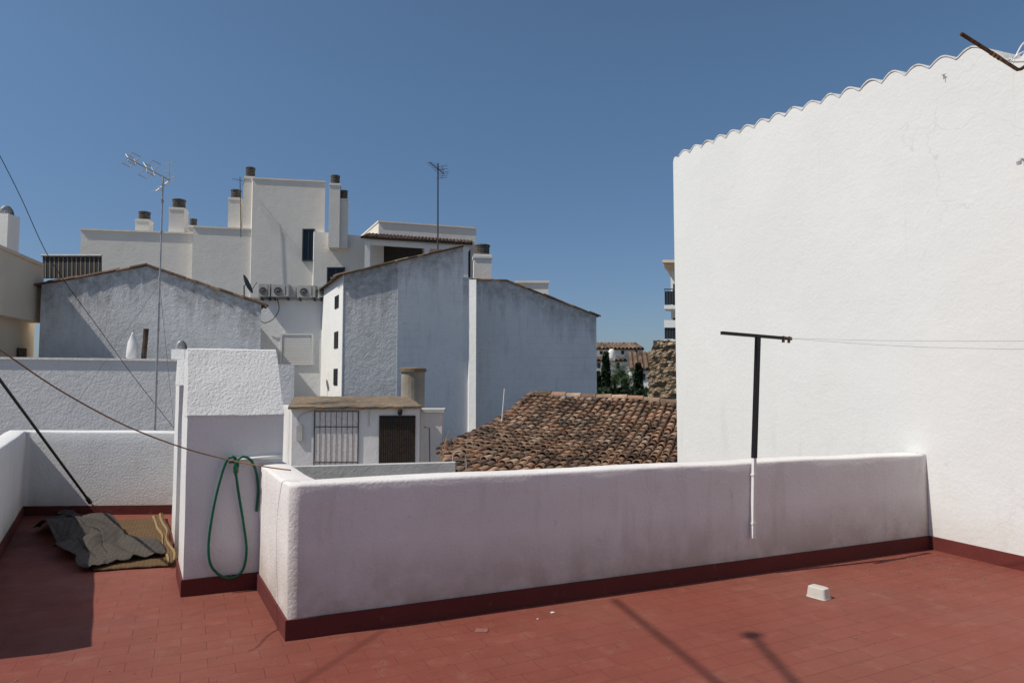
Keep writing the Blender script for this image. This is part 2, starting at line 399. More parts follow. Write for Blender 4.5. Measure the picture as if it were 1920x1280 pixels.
bm = BM(); block(bm, [PA, PA+D0*PW, PA+D0*PW+BK*.62, PA+BK*.62], 0, zsh); obj('shaft', bm, M['pil'], t)
bm = BM()
e0 = PA-BK*.006-D0*.002
prof = [(0, zsh-.004), (.0, zsh+.012), (.34, ztop-.01), (.37, ztop), (.60, ztop-.01), (.60, zsh-.004)]
pts = [Vector((e0.x+BK.x*u, e0.y+BK.y*u, z)) for u, z in prof]
nx = 14; rings = []
for i in range(nx+1):
    f = i/nx; ring = []; full = []
    for a, b in zip(pts, pts[1:]+pts[:1]):
        k = 8 if (b-a).length > .3 else 1
        full += [a.lerp(b, j/k) for j in range(k)]
    for q in full:
        taper = (q.z-zsh)/(ztop-zsh)*.012
        q2 = q+D0*((PW+.005)*f+(taper if f < .5 else -taper))
        q2 += Vector((noise.noise(q2*6), noise.noise(q2*6+Vector((3, 1, 2))), noise.noise(q2*6+Vector((7, 7, 1)))))*.004
        ring.append(bm.verts.new(q2))
    rings.append(ring)
for a, b in zip(rings, rings[1:]):
    for k in range(len(a)): bm.faces.new((a[k], a[(k+1) % len(a)], b[(k+1) % len(a)], b[k]))
bm.faces.new(rings[0][::-1]); bm.faces.new(rings[-1])
obj('sloping_top', bm, M['rough'], t, label='rough-cast sloping chimney top')
bm = BM(); sweep(bm, [PA+BK*.62, PA, PA+D0*.60], -1, -.03, [.125]*3, 0, amp=0, off=.014); obj('skirting', bm, M['skirt'], t)
Q0 = PA+BK*1.35+D0*.01
t = thing('rooftop_chimney', (Q0.x, Q0.y, 0), 'narrow white masonry chimney half hidden behind the chimney with the hose', 'chimney')
zq = zp(338, 672, Q0)
bm = BM(); block(bm, [Q0, Q0+D0*.30, Q0+D0*.30+BK*.6, Q0+BK*.6], 0, zq-.25); obj('shaft', bm, M['pil'], t)
bm = BM(); q = Q0-D0*.004
prism(bm, [Vector((q.x+BK.x*u, q.y+BK.y*u, z)) for u, z in ((-.01, zq-.25), (.25, zq), (.4, zq), (.62, zq-.25))], D0*.31); obj('sloping_top', bm, M['rough'], t)
bm = BM(); sweep(bm, [Q0+BK*.6, Q0], -1, -.03, [.11]*2, 0, amp=0, off=.014); obj('skirting', bm, M['skirt'], t)
LK0 = PA+BK*.62+D0*.12
bm = BM(); sweep(bm, [LK0, LR+D0*.16], -1, .2, [.95, .98], .03, amp=.002)
obj('parapet_wall', bm, M['pil'], label='short white link wall running back behind the square chimney', cat='wall')
# ---------------------------------------------------------------- big corrugated-top white wall house
pw = Plane(B, math.atan2(WD.y, WD.x)+math.pi)
if pw.n.dot(WN) < 0: pw.n = -pw.n
farp = pw.pt(1262, 300); S_far = (farp-B).dot(WD); farz = pw.pt(1265, 292).z
np_ = pw.pt(1850, 85); S_n = (np_-B).dot(WD); nzv = np_.z
nt = pw.pt(1888, 118); S_t = (nt-B).dot(WD)
PER = abs(S_far-S_n)/17.5
def ztopw(s):
    if s >= S_n:
        f = (s-S_n)/(S_far-S_n); b = nzv+(farz-nzv)*f+.05*math.sin(f*math.pi)
    elif s > S_t: b = nzv+(nt.z-nzv)*(S_n-s)/(S_n-S_t)
    else: b = nt.z+min((S_t-s)*.35, .5)
    return b
def wave(s):
    c = abs(math.cos(math.pi*(s-S_far)/PER+.35*noise.noise(Vector((s*1.3, 2, 2)))))
    return (.072+.02*noise.noise(Vector((s*1.9, 4, 4))))*(c**1.1)-.035+.012*noise.noise(Vector((s*2, 0, 3)))+.003*noise.noise(Vector((s*30, 0, 3)))
t = thing('white_house', tuple(B), 'tall blank white painted house wall on the right with scalloped corrugated roof edge', 'house')
bm = BM(); st = []; s_ = S_far
while s_ > -9: st.append(s_); s_ -= .018 if s_ > S_t-1 else .25
cols = []
for s_ in st:
    p = B+WD*s_; e = 0; d = S_far-s_
    if d < .16: e = .12*(1-math.sqrt(max(0, 1-(1-d/.16)**2)))
    zt = ztopw(s_)+wave(s_)-.012-e
    cols.append([bm.verts.new(Vector((p.x, p.y, z))) for z in (-9, 0, 1.5, 3, zt)])
for a, b in zip(cols, cols[1:]):
    for k in range(4): bm.faces.new((a[k], a[k+1], b[k+1], b[k]))
f0 = cols[0]; bk = [bm.verts.new(v.co-WN*7) for v in f0]
for k in range(4): bm.faces.new((f0[k], f0[k+1], bk[k+1], bk[k]))
obj('wall', bm, M['big'], t)
bm = BM(); rr = []
for s_ in st:
    if s_ < S_t-.05: break
    if s_ > S_far-.13: continue
    jag = .004*noise.noise(Vector((s_*9, 1, 1))); ov = .007+.008*noise.noise(Vector((s_*5, 1, 8)))
    p = B+WD*s_+WN*ov; z = ztopw(s_)+wave(s_); q = p-WN*6
    rr.append([bm.verts.new(Vector((p.x, p.y, z-.012+jag*.5))), bm.verts.new(Vector((p.x, p.y, z+.003+jag))), bm.verts.new(Vector((q.x, q.y, z+.3))), bm.verts.new(Vector((q.x, q.y, z+.28)))])
for a, b in zip(rr, rr[1:]):
    for k in range(4): bm.faces.new((a[k], a[(k+1) % 4], b[(k+1) % 4], b[k]))
bm.faces.new(rr[0]); bm.faces.new(rr[-1][::-1])
M['corr'] = plaster('limewashed_corrugated_sheet', (.70, .69, .66), (.58, .57, .54), .004, .008, mott=((.20, .185, .17), .8, 9, .52, .66))
obj('corrugated_roof', bm, M['corr'], t)
bm = BM(); sweep(bm, [B-WD*9, B-WD*.016], 1, .03, [.125]*2, 0, amp=0, off=-.016)
obj('skirting', bm, M['skirt'], t)
bm = BM(); q = pw.pt(1772, 143)
tube(bm, [q, q+WN*.02], .0035); tube(bm, [q+WN*.02+Vector((0, 0, .012)), q+WN*.02-Vector((0, 0, .035))], .003); tube(bm, [q+WN*.02-WD*.018+Vector((0, 0, .01)), q+WN*.02+WD*.018+Vector((0, 0, .01))], .003)
obj('wall_hook', bm, M['rust'], label='tiny iron hook high on the tall white wall', cat='hook')
bm = BM(); q = pw.pt(1922, 300); tube(bm, [q, q+WN*.06, q+WN*.085-Vector((0, 0, .03))], .012); lathe(bm, q+WN*.085-Vector((0, 0, .05)), [(0, 0), (.018, 0), (.02, .025), (0, .03)], 10)
obj('wall_insulator', bm, M['steel'], label='small grey fitting jutting from the tall white wall at the right edge', cat='fitting')
t = thing('clothes_line_bracket', tuple(pw.pt(1915, 132)), 'rusty iron bracket jutting from the tall white wall at top right', 'bracket')
b0 = pw.pt(1925, 122); b1 = pw.pt(1908, 131, .10); b2 = P(1803, 64, b1.y-.55)
bm = BM(); tube(bm, [b0, b0.lerp(b1, .6)-Vector((0, 0, .01)), b1, b1.lerp(b2, .5), b2], .0145, 10); obj('bracket_arm', bm, M['rust'], t, smooth=True)
for f in (.35, .42, .48):
    bm = BM(); c = b1.lerp(b2, f); tube(bm, [c-(b2-b1).normalized()*.012, c+(b2-b1).normalized()*.012], .018, 10); obj('cord_wrap', bm, M['rope'], t)
for k in range(3):
    c = b1.lerp(b2, .12+.07*k); e = pw.pt(1935, 70+22*k, .02); bm = BM()
    tube(bm, spline([c, c.lerp(e, .5)+Vector((0, 0, .05-.03*k)), e], 6), .007, 6)
    obj('white_cord', bm, M['pvc'], t)
# ---------------------------------------------------------------- T post on parapet
pp = Plane(A, AZ0)
T0 = pp.pt(1412, 1008, .03); Tm = pp.pt(1414, 858, .03); Tt = pp.pt(1421, 632, .04)
t = thing('clothes_line_post', tuple(T0), 'black T-shaped metal clothes line post fixed to the parapet with white painted foot', 'post')
def sqbar(bm, a, b, w, ref=D0):
    ax = (b-a).normalized(); u = (ref-ax*ref.dot(ax)).normalized(); v = ax.cross(u)
    prism(bm, [a+u*w+v*w, a-u*w+v*w, a-u*w-v*w, a+u*w-v*w], b-a)
bm = BM(); sqbar(bm, Tm, Tt, .0175); obj('upper_post', bm, M['black'], t, label='black upper part of the post')
bm = BM(); sqbar(bm, T0, Tm+Vector((0, 0, -.001)), .014); obj('painted_foot', bm, M['white'], t, label='white painted foot of the post')
bm = BM(); ca = pp.pt(1353, 624, .06); cb = pp.pt(1483, 635, .0); sqbar(bm, ca, cb, .0135, Vector((0, 0, 1))); obj('crossbar', bm, M['black'], t)
for z in (.12, .52):
    bm = BM(); c = T0.lerp(Tm, z/.66); obox(bm, c, D0, pp.n, .020, .018, c.z-.008, c.z+.008); obj('clamp', bm, M['white'], t)
for i, (py, fx) in enumerate(((639, .9), (656, .99))):
    a = ca.lerp(cb, fx-.02*i); e = P(2010, py, 4.5)
    mid = a.lerp(e, .5)-Vector((0, 0, .012+.012*i)); bm = BM(); tube(bm, spline([a, mid, e], 10), .0013, 5)
    obj('clothes_line', bm, M['wire'], label=('upper' if i == 0 else 'lower')+' thin wire running right from the black T post past the tall white wall', cat='wire')
for i, f in enumerate((.885, .975)):
    bm = BM(); c = ca.lerp(cb, f)-Vector((0, 0, .004)); s_ = random.uniform(-.012, .012)
    prism(bm, [c+Vector((-.004, -.016, .024)), c+Vector((.005, -.016, .024)), c+Vector((s_+.009, -.016, -.034)), c+Vector((s_+.002, -.016, -.008)), c+Vector((s_-.006, -.016, -.034))], Vector((0, .032, 0)))
    obj('clothes_peg', bm, M['rope'], label='brown clothes peg clipped near the right end of the black crossbar', cat='peg', group='clothes pegs on the crossbar')
# ---------------------------------------------------------------- tap, pipe, hose
pf = Plane(PA, AZ0)
t = thing('garden_tap', tuple(pf.pt(441, 880)), 'small green tap on a white pipe at the front of the square chimney', 'tap')
bm = BM(); tube(bm, [pf.pt(438, 862, .03), pf.pt(500, 857, .03), pf.pt(528, 856, .03)], .013, 10); obj('water_pipe', bm, M['pvc'], t, smooth=True)
bm = BM(); tube(bm, [pf.pt(440, 860, .03), pf.pt(442, 872, .05), pf.pt(442, 890, .055)], .014, 10); lathe(bm, pf.pt(442, 886, .055), [(.0, 0), (.02, 0), (.02, .05), (0, .05)], 10)
obj('tap_body', bm, M['brass'], t)
bm = BM(); c = pf.pt(437, 866, .07); tube(bm, [c-D0*.03, c+D0*.03], .007); tube(bm, [c, pf.pt(440, 866, .03)], .008); obj('tap_handle', bm, M['black'], t)
hp = [(443, 884, .05), (446, 868, .06), (437, 856, .07), (424, 866, .05), (410, 910, .04), (398, 965, .03), (391, 1020, .03), (395, 1058, .035), (415, 1079, .04), (438, 1082, .04), (456, 1066, .035), (462, 1030, .03), (457, 985, .03), (449, 935, .035), (444, 900, .06), (441, 872, .08), (452, 857, .08), (468, 860, .07), (479, 880, .05), (484, 915, .03), (481, 958, .022)]
bm = BM(); tube(bm, spline([pf.pt(*p) for p in hp], 8), .010, 10)
obj('garden_hose', bm, M['hose'], smooth=True, label='green garden hose looped over the tap on the square chimney', cat='hose')
pts = [P(-60, 618, 3.6), P(0, 656, 3.7), P(110, 730, 3.95), P(230, 795, 4.2), P(340, 838, 4.4), P(430, 862, 4.5), P(500, 875, 4.45), P(545, 881, A.y+.12)]
bm = BM(); tube(bm, spline(pts, 8), .0045, 6); obj('cord', bm, M['rope'], label='brown cord drooping from the left edge to the parapet corner', cat='cord')
b0 = P(168, 940, 7.6); b1 = P(-90, 590, 5.3)
t = thing('leaning_pole', (b0.x, b0.y, 0), 'slim black pole slanting down from the left edge to the back wall', 'pole')
bm = BM(); tube(bm, [b0, b1], .013, 8); obj('shaft', bm, M['black'], t)
bm = BM(); e = b0-(b1-b0).normalized()*.02; tube(bm, [e, b0.lerp(b1, .03)], .022, 10); obj('end_clamp', bm, M['black'], t)
g_ = G(192, 966, .0); bm = BM(); tube(bm, [Vector((g_.x, g_.y, .004)), e], .006, 6); obj('end_rod', bm, M['steeld'], t)
# ---------------------------------------------------------------- mats
def weave_mat(name, c1, c2, sx, sy, az, rough=.9, big=None):
    n = N(name); v = n.mapv((1, 1, 1), (0, 0, az))
    w1 = n.new('ShaderNodeTexWave'); w1.inputs['Scale'].default_value = sx; n.ln(v, w1.inputs['Vector']); w1.inputs['Distortion'].default_value = 1.2; w1.inputs['Detail'].default_value = 2; w1.bands_direction = 'X'
    w2 = n.new('ShaderNodeTexWave'); w2.inputs['Scale'].default_value = sy; n.ln(v, w2.inputs['Vector']); w2.inputs['Distortion'].default_value = 1.5; w2.bands_direction = 'Y'
    f = n.math('MULTIPLY', w1.outputs['Fac'], n.rng(w2.outputs['Fac'], 0, 1, .3, 1))
    col = n.mix(n.rng(f, .1, .8), c1, c2)
    col = n.mix(n.rng(n.noise(5, 6), .4, .7, 0, .5), col, tuple(x*.6 for x in c2))
    if big:
        w3 = n.new('ShaderNodeTexWave'); w3.inputs['Scale'].default_value = big; n.ln(v, w3.inputs['Vector']); w3.bands_direction = 'DIAGONAL'; w3.inputs['Distortion'].default_value = 1
        col = n.mix(n.rng(w3.outputs['Fac'], .55, .8, 0, .7), col, tuple(x*.35 for x in c2))
    return n.out(col, rough, n.bump(f, .006))
M['net'] = weave_mat('dark_netting', (.035, .029, .025), (.18, .15, .125), 26, 14, R(35), big=9)
M['mat'] = weave_mat('reed_matting', (.045, .028, .015), (.30, .175, .08), 26, 6, R(20), big=13)
def sheet(bm, c, nu, nv, hf, jit=.05):
    g = []
    for i in range(nu+1):
        row = []
        for j in range(nv+1):
            u, v = i/nu, j/nv
            p = c[0].lerp(c[1], u).lerp(c[3].lerp(c[2], u), v)
            e = Vector((noise.noise(Vector((u*4, v*4, 1))), noise.noise(Vector((u*4, v*4, 5))), 0))*jit
            row.append(bm.verts.new(Vector((p.x, p.y, 0))+e+Vector((0, 0, hf(u, v)))))
        g.append(row)
    for i in range(nu):
        for j in range(nv): bm.faces.new((g[i][j], g[i+1][j], g[i+1][j+1], g[i][j+1]))
cm = [G(140, 985), G(175, 1072), G(332, 1062), G(305, 972)]
t = thing('reed_mat', tuple(G(240, 1030)), 'tan woven reed mat lying under the dark netting', 'mat')
def mh(u, v): return .02+.018*abs(noise.noise(Vector((u*3, v*3, 2))))+(.05*max(0, v-.88)/.12)
bm = BM(); sheet(bm, cm, 30, 30, mh)
o = obj('woven_field', bm, M['mat'], t, smooth=True); o.modifiers.new('s', 'SOLIDIFY').thickness = .012
def lerp4(u, v): return cm[0].lerp(cm[1], u).lerp(cm[3].lerp(cm[2], u), v)
for v0 in (.88, .95):
    bm = BM(); g = []
    for i in range(31):
        row = []
        for dv_ in (0, .012, .024):
            u, v = i/30, v0+dv_; p = lerp4(u, v); e = Vector((noise.noise(Vector((u*4, v*4, 1))), noise.noise(Vector((u*4, v*4, 5))), 0))*.05
            row.append(bm.verts.new(Vector((p.x, p.y, mh(u, v)+.012))+e))
        g.append(row)
    for i in range(30):
        for j in range(2): bm.faces.new((g[i][j], g[i+1][j], g[i+1][j+1], g[i][j+1]))
    o = obj('border_band', bm, plain('straw_band', (.33, .22, .10), .85, 0, .6, 60, .003), t, label='yellowish woven band near the edge of the mat'); o.modifiers.new('s', 'SOLIDIFY').thickness = .004
cn = [G(62, 1000), G(160, 1074), G(312, 1046), G(122, 962)]
def hn(u, v):
    w_ = .10*noise.noise(Vector((u*1.6, v*2.4, 9)))
    r = math.exp(-((u-.24-.22*v+w_)/.15)**2)*.18*(1-.45*v)
    r2 = math.exp(-((u-.66+.12*v+w_)/.11)**2)*.08*(1-.6*v)
    return .045+r+r2+.06*abs(noise.noise(Vector((u*3, v*4, 7))))+.024*noise.noise(Vector((u*8, v*9, 7)))+.008*noise.noise(Vector((u*20, v*20, 7)))
bm = BM(); sheet(bm, cn, 80, 80, hn, .16)
for v in bm.verts: v.co.z = max(v.co.z, .03)
o = obj('shade_netting', bm, M['net'], smooth=True, label='crumpled dark netting heaped on the reed mat in the left corner', cat='netting')
o.modifiers.new('s', 'SOLIDIFY').thickness = .005
# ---------------------------------------------------------------- small things on the floor
def frust(bm, c, a0, b0, a1, b1, z0, z1, az):
    u = Vector((math.cos(az), math.sin(az), 0)); v = Vector((-u.y, u.x, 0)); c = Vector((c.x, c.y, 0)); r = []
    for a, b, z in ((a0, b0, z0), (a1, b1, z1)):
        r.append([bm.verts.new(c+u*(a*math.copysign(abs(math.cos(w))**.35, math.cos(w)))+v*(b*math.copysign(abs(math.sin(w))**.35, math.sin(w)))+Vector((0, 0, z))) for w in [2*math.pi*k/24 for k in range(24)]])
    for k in range(24): bm.faces.new((r[0][k], r[0][(k+1) % 24], r[1][(k+1) % 24], r[1][k]))
    bm.faces.new(r[0][::-1]); bm.faces.new(r[1])
c = G(1535, 1119); t = thing('plastic_tub', (c.x, c.y, 0), 'upturned cloudy plastic tub on the red floor', 'tub')
bm = BM(); frust(bm, c, .074, .05, .066, .042, .006, .074, R(-55)); frust(bm, c, .066, .042, .056, .034, .074, .080, R(-55)); obj('body', bm, M['tub'], t)
bm = BM(); frust(bm, c, .079, .055, .078, .054, .001, .006, R(-55)); obj('rim', bm, M['tub'], t)
c = G(903, 1182); bm = BM(); frust(bm, c, .042, .03, .040, .028, .002, .006, R(-4))
M['lid'] = plain('faded_film', (.30, .13, .105), .3)
obj('plastic_film', bm, M['lid'], label='flat clear plastic piece lying on the floor before the parapet', cat='plastic')
for px, py, nm in ((1036, 1149, 'white scrap of paper on the red floor, nearest the middle of the parapet'), (1008, 1161, 'tiny white crumb just left of the white paper scrap')):
    c = G(px, py); bm = BM(); bmesh.ops.create_icosphere(bm, subdivisions=1, radius=.014 if px > 1020 else .007, matrix=Matrix.Translation((c.x, c.y, .005)) @ Matrix.Diagonal((1.3, .7, .5, 1)))
    obj('paper_scrap', bm, M['white'], label=nm, cat='scrap')
bm = BM()
for k in range(520):
    if k < 390: p = B+Vector((-abs(random.gauss(0, .8)), -abs(random.gauss(0, .5)), 0)); p -= WD*.25; p += WN*random.uniform(.05, .5)
    else: p = Vector((random.uniform(-3, 3.4), random.uniform(2.9, 4.4), 0))
    if k >= 390 and p.x < -1.2 and p.y > 3.6: pass
    elif (p-A).dot(pp.n) < .06 or (p-B).dot(WN) < .05: continue
    r = random.uniform(.002, .006)
    bmesh.ops.create_icosphere(bm, subdivisions=1, radius=r, matrix=Matrix.Translation((p.x, p.y, r*.5)) @ Matrix.Diagonal((random.uniform(.7, 1.8), 1, .6, 1)))
obj('floor_debris', bm, plain('crumb', (.30, .22, .16), .9, 0, .7, 90), label='small crumbs of plaster and grit scattered on the red floor', cat='debris', kind='stuff')
# ---------------------------------------------------------------- unseen overhead pieces added only to cast the floor shadows
def up(px, py, h):
    g = G(px, py); return g+LT*(h/LT.z)
a, b = up(1150, 1122, 6.2), up(1350, 1283, 6.2); bm = BM(); tube(bm, [a, a+(b-a)*3.5], .018, 8)
obj('shadow_caster_pole', bm, M['steeld'], label='unseen pole added above the frame to cast the long thin shadow before the parapet', cat='pole')
a, b = up(1410, 1190, 6.2), up(1500, 1290, 6.2); t = thing('shadow_caster_bar', tuple(a), 'unseen bar added above the frame to cast the shadow with the blob end', 'bar')
bm = BM(); tube(bm, [a, a+(b-a)*4], .02, 8); obj('bar', bm, M['steeld'], t)
bm = BM(); bmesh.ops.create_icosphere(bm, subdivisions=2, radius=.06, matrix=Matrix.Translation(a)); obj('shadow_caster_end', bm, M['steeld'], t)  # ball added out of view for the blob in the floor shadow
a, b = up(720, 1180, 4.9), up(560, 1283, 4.9); bm = BM(); tube(bm, [a, a+(b-a)*4], .006, 6)
obj('shadow_caster_cable', bm, M['cable'], label='unseen thin cable added above the frame to cast the faint line left of the parapet corner', cat='cable')
# ================================================================ NEIGHBOURS
ZG = -9.0
t = thing('low_building', tuple(P(170, 740, 13.5)), 'long low pale building with flat roof edge behind the left parapet', 'building')
pl_ = plane(170, 13.5, 5)
bm = BM(); facade(bm, pl_, [(-80, 671), (342, 676), (552, 684)], ZG, 3.6); obj('wall', bm, M['low'], t)
bm = BM(); prism(bm, [pl_.pt(x, y, .04) for x, y in ((-80, 668), (342, 673), (342, 677), (-80, 672))], BACK*.3); obj('coping', bm, M['midw'], t)
t_ = P(248, 668, 15); t = thing('folded_parasol', tuple(t_), 'folded white parasol standing on the low flat roof', 'parasol')
k = 15/F; bm = BM(); zb = P(248, 672, 15).z-.3
lathe(bm, (t_.x, t_.y, t_.z-.1), [(.02, 0), (11*k, .08), (10*k, .28), (8*k, .42), (5*k, .54), (3*k, .62), (0.01, .66)], 12)
for v in bm.verts: v.co += Vector((noise.noise(v.co*9), noise.noise(v.co*9+Vector((4, 4, 4))), 0))*.03
obj('canopy', bm, M['white'], t, smooth=True)
bm = BM(); tube(bm, [(t_.x, t_.y, zb), (t_.x, t_.y, t_.z+.6)], .02); obj('pole', bm, M['steel'], t)
a = P(268, 690, 15); b = P(274, 618, 15.1); bm = BM(); tube(bm, [a, b], .055, 10); tube(bm, [b-Vector((0, 0, .01)), b+Vector((0, 0, .02))], .06, 10)
obj('rolled_blind', bm, M['trunk'], label='brown rolled blind standing upright beside the folded parasol', cat='blind')
def turbine(px, ytop, ybot, w, Y, zbase, label):
    c = P(px, ybot, Y); k = Y/F; t = thing('roof_ventilator', tuple(c), label, 'ventilator')
    bm = BM(); obox(bm, c, Vector((1, 0, 0)), Vector((0, 1, 0)), w*k*.62, w*k*.62, zbase, c.z); obj('plinth', bm, M['midw'], t)
    r = w*k*.5; h = (ybot-ytop)*k; bm = BM()
    for j in range(20):
        a0 = 2*math.pi*j/20
        for q in range(6):
            f0, f1 = q/6*math.pi*.55, (q+1)/6*math.pi*.55; vs = []
            for f, da in ((f0, 0), (f1, 0), (f1, .24), (f0, .24)):
                rr_ = r*math.cos(f) if f < math.pi/2 else .01
                vs.append(bm.verts.new(c+Vector((rr_*math.cos(a0+da+f*.4)*(1-.12*(da > 0)), rr_*math.sin(a0+da+f*.4)*(1-.12*(da > 0)), h*(.1+.9*math.sin(min(f, math.pi/2)))))))
            bm.faces.new(vs)
    lathe(bm, c, [(r*.85, 0), (r*.85, h*.15), (r*.6, h*.6), (0, h*.9)], 16)
    obj('turbine_cap', bm, M['steel'], t)
turbine(340, 638, 655, 20, 15, .8, 'small domed roof ventilator peeking out above the square chimney')
turbine(12, 385, 404, 24, 22, 3, 'grey domed turbine ventilator on a white stack at the far left edge')
pc = Plane(P(82, 715, 19), R(106))
t = thing('sand_building', tuple(pc.pt(60, 700)), 'sand coloured rendered building cut off by the left edge', 'building')
bm = BM(); prism(bm, [pc.pt(x, y) for x, y in ((-140, 402), (82, 497), (82, 606), (-140, 562))], -pc.n*6); obj('upper_storey', bm, M['cream'], t)
bm = BM(); facade(bm, pc, [(-140, 540), (66, 596)], ZG, 5, -.35, -pc.n); obj('lower_storey', bm, M['cream'], t)
bm = BM(); prism(bm, [pc.pt(x, y, .05) for x, y in ((-140, 398), (82, 494), (82, 500), (-140, 406))], -pc.n*.25); obj('coping', bm, M['cream'], t)
bm = BM(); prism(bm, [pc.pt(x, y, -.33) for x, y in ((32, 652), (48, 653), (48, 690), (32, 690))], pc.n*.03); obj('window', bm, M['trunk'], t)
def gable(name, label, pl_, top, z0, depth, mat, tmat='tiled', eave=.12, roofh=.04, cat='house'):
    t = thing(name, tuple(pl_.pt(sum(p[0] for p in top)/len(top), 715)), label, cat)
    bm = BM(); facade(bm, pl_, top, z0, depth); obj('wall', bm, mat, t)
    bm = BM(); lay = bm.loops.layers.float_color.new('tint')
    P3 = [pl_.pt(x, y, .05) for x, y in top]
    d0 = (P3[0]-P3[1]).normalized(); d1 = (P3[-1]-P3[-2]).normalized()
    P3[0] = P3[0]+d0*eave; P3[-1] = P3[-1]+d1*eave
    up_ = Vector((0, 0, .012))
    for a, b in zip(P3, P3[1:]):
        prism(bm, [a+up_, b+up_, b+up_+Vector((0, 0, roofh)), a+up_+Vector((0, 0, roofh))], BACK*(depth+.1))
    for f in bm.faces:
        for l in f.loops: l[lay] = (random.choice((.1, .3, .7)), 0, 0, 1)
    for a, b in zip(P3, P3[1:]):
        hi, lo = (a, b) if a.z > b.z else (b, a)
        o_ = Vector((0, 0, roofh-.01))+BACK*.06
        for r_ in range(4): tile_line(bm, lay, hi+o_+BACK*.22*r_, lo+o_+BACK*.22*r_, .075, .42)
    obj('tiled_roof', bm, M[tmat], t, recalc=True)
    return t
pg = plane(280, 18.5, 7)
tg = gable('gable_house', 'low weathered grey gable wall with thin tiled roof edge behind the tall aerial', pg, [(78, 534), (275, 499), (490, 571)], ZG, 7, M['gab'])
# --- window wall house and AC ledge
pwn = plane(555, 23, 3)
t = thing('white_house', tuple(pwn.pt(555, 715)), 'white house wall with one shuttered window between the two grey gable houses', 'house')
bm = BM(); facade(bm, pwn, [(450, 561), (660, 563)], ZG, 5); obj('wall', bm, M['midw'], t)
bm = BM(); pquad(bm, pwn, ((440, 557), (640, 559), (640, 562), (440, 560)), -.5, .06); obj('roof_edge', bm, M['concg'], t)
bm = BM(); pbox(bm, pwn, 529, 628, 584, 680, 0, .03); w = obj('window', bm, M['acw'], t)
bm = BM()
for a in ((526, 625, 587, 628), (526, 680, 587, 684), (526, 628, 529.0, 680), (584, 628, 587, 680)): pbox(bm, pwn, *a, 0, .06)
obj('frame', bm, M['white'], w)
bm = BM()
for k in range(12): pbox(bm, pwn, 530, 629+k*4.2, 583, 632.4+k*4.2, .03, .038)
obj('shutter', bm, M['white'], w)
bm = BM(); pbox(bm, pwn, 604, 566, 606, 700, 0, .06); obj('drain_pipe', bm, M['acw'], t)
def ac(x0, y0, x1, y1, label):
    p3 = pwn.pt((x0+x1)/2, y1, .3); t = thing('air_conditioner', tuple(p3), label, 'air conditioner', 'air conditioners on the roof ledge')
    bm = BM(); pbox(bm, pwn, x0, y0, x1, y1, -.1, .30); obj('casing', bm, M['acw'], t)
    cx, cy = x0+(x1-x0)*.38, (y0+y1)/2+1; r = min(x1-x0, y1-y0)*.33*23/F
    c = pwn.pt(cx, cy, .318)
    bm = BM(); prism(bm, [c+pwn.d*math.cos(a)*r+Vector((0, 0, math.sin(a)*r))-pwn.n*.010 for a in [2*math.pi*k/20 for k in range(20)]], pwn.n*.003); obj('fan_opening', bm, M['steeld'], t)
    bm = BM(); tube(bm, [c+pwn.d*r*.2*k*math.cos(k*1.3)+Vector((0, 0, r*.2*k*math.sin(k*1.3))) for k in (v_*.25 for v_ in range(20))], .006, 5); obj('fan_grille', bm, M['acw'], t)
    bm = BM(); pbox(bm, pwn, x1-(x1-x0)*.2, y0+3, x1-(x1-x0)*.17, y1-2, .3, .306); obj('panel_seam', bm, M['steeld'], t)
    for x in (x0+3, x1-4):
        bm = BM(); pbox(bm, pwn, x, y1, x+1.5, y1+6, 0, .3); obj('mounting_bracket', bm, M['steeld'], t)
ac(485, 532, 506, 556, 'grey air conditioner on the roof ledge, leftmost of the four')
ac(509, 533, 541, 556, 'grey air conditioner on the roof ledge, second from the left')
ac(557, 535, 591, 557, 'grey air conditioner on the roof ledge, third from the left')
ac(597, 537, 619, 557, 'grey air conditioner on the roof ledge, beside the middle grey house')
bm = BM(); pbox(bm, pwn, 543, 537, 554, 557, -.1, .15)
obj('vent_box', bm, M['concg'], label='plain grey metal box between the middle two air conditioners', cat='box')
bm = BM()
tube(bm, spline([pwn.pt(520, 560, .1), pwn.pt(523, 580, .12), pwn.pt(512, 598, .12), pwn.pt(497, 605, .12), pwn.pt(486, 600, .12)], 6), .014, 6)
obj('loose_cable', bm, M['cable'], label='loose black cable hanging under the air conditioners', cat='cable')
c = P(461, 534, 21); t = thing('satellite_dish', (c.x, c.y, P(461, 556, 21).z), 'grey satellite dish seen edge-on above the left gable roof', 'satellite dish')
ax = Vector((.93, .12, .42)).normalized(); u = ax.cross(Vector((0, 0, 1))).normalized(); v = u.cross(ax); bm = BM(); rg = []
for i in range(6):
    f = i/5; rg.append([bm.verts.new(c+ax*(f*f*.07)+(u*math.cos(a)+v*math.sin(a))*(.32*f+.001)) for a in [2*math.pi*k/20 for k in range(20)]])
for a_, b_ in zip(rg, rg[1:]):
    for k in range(20): bm.faces.new((a_[k], a_[(k+1) % 20], b_[(k+1) % 20], b_[k]))
o = obj('dish', bm, M['steeld'], t, smooth=True); o.modifiers.new('s', 'SOLIDIFY').thickness = .012
bm = BM(); tube(bm, [c, c-ax*.06, Vector((c.x-.03, c.y, c.z-.75))], .02); tube(bm, [c-v*.28, c+ax*.36-v*.05], .010); obj('mast', bm, M['steeld'], t)
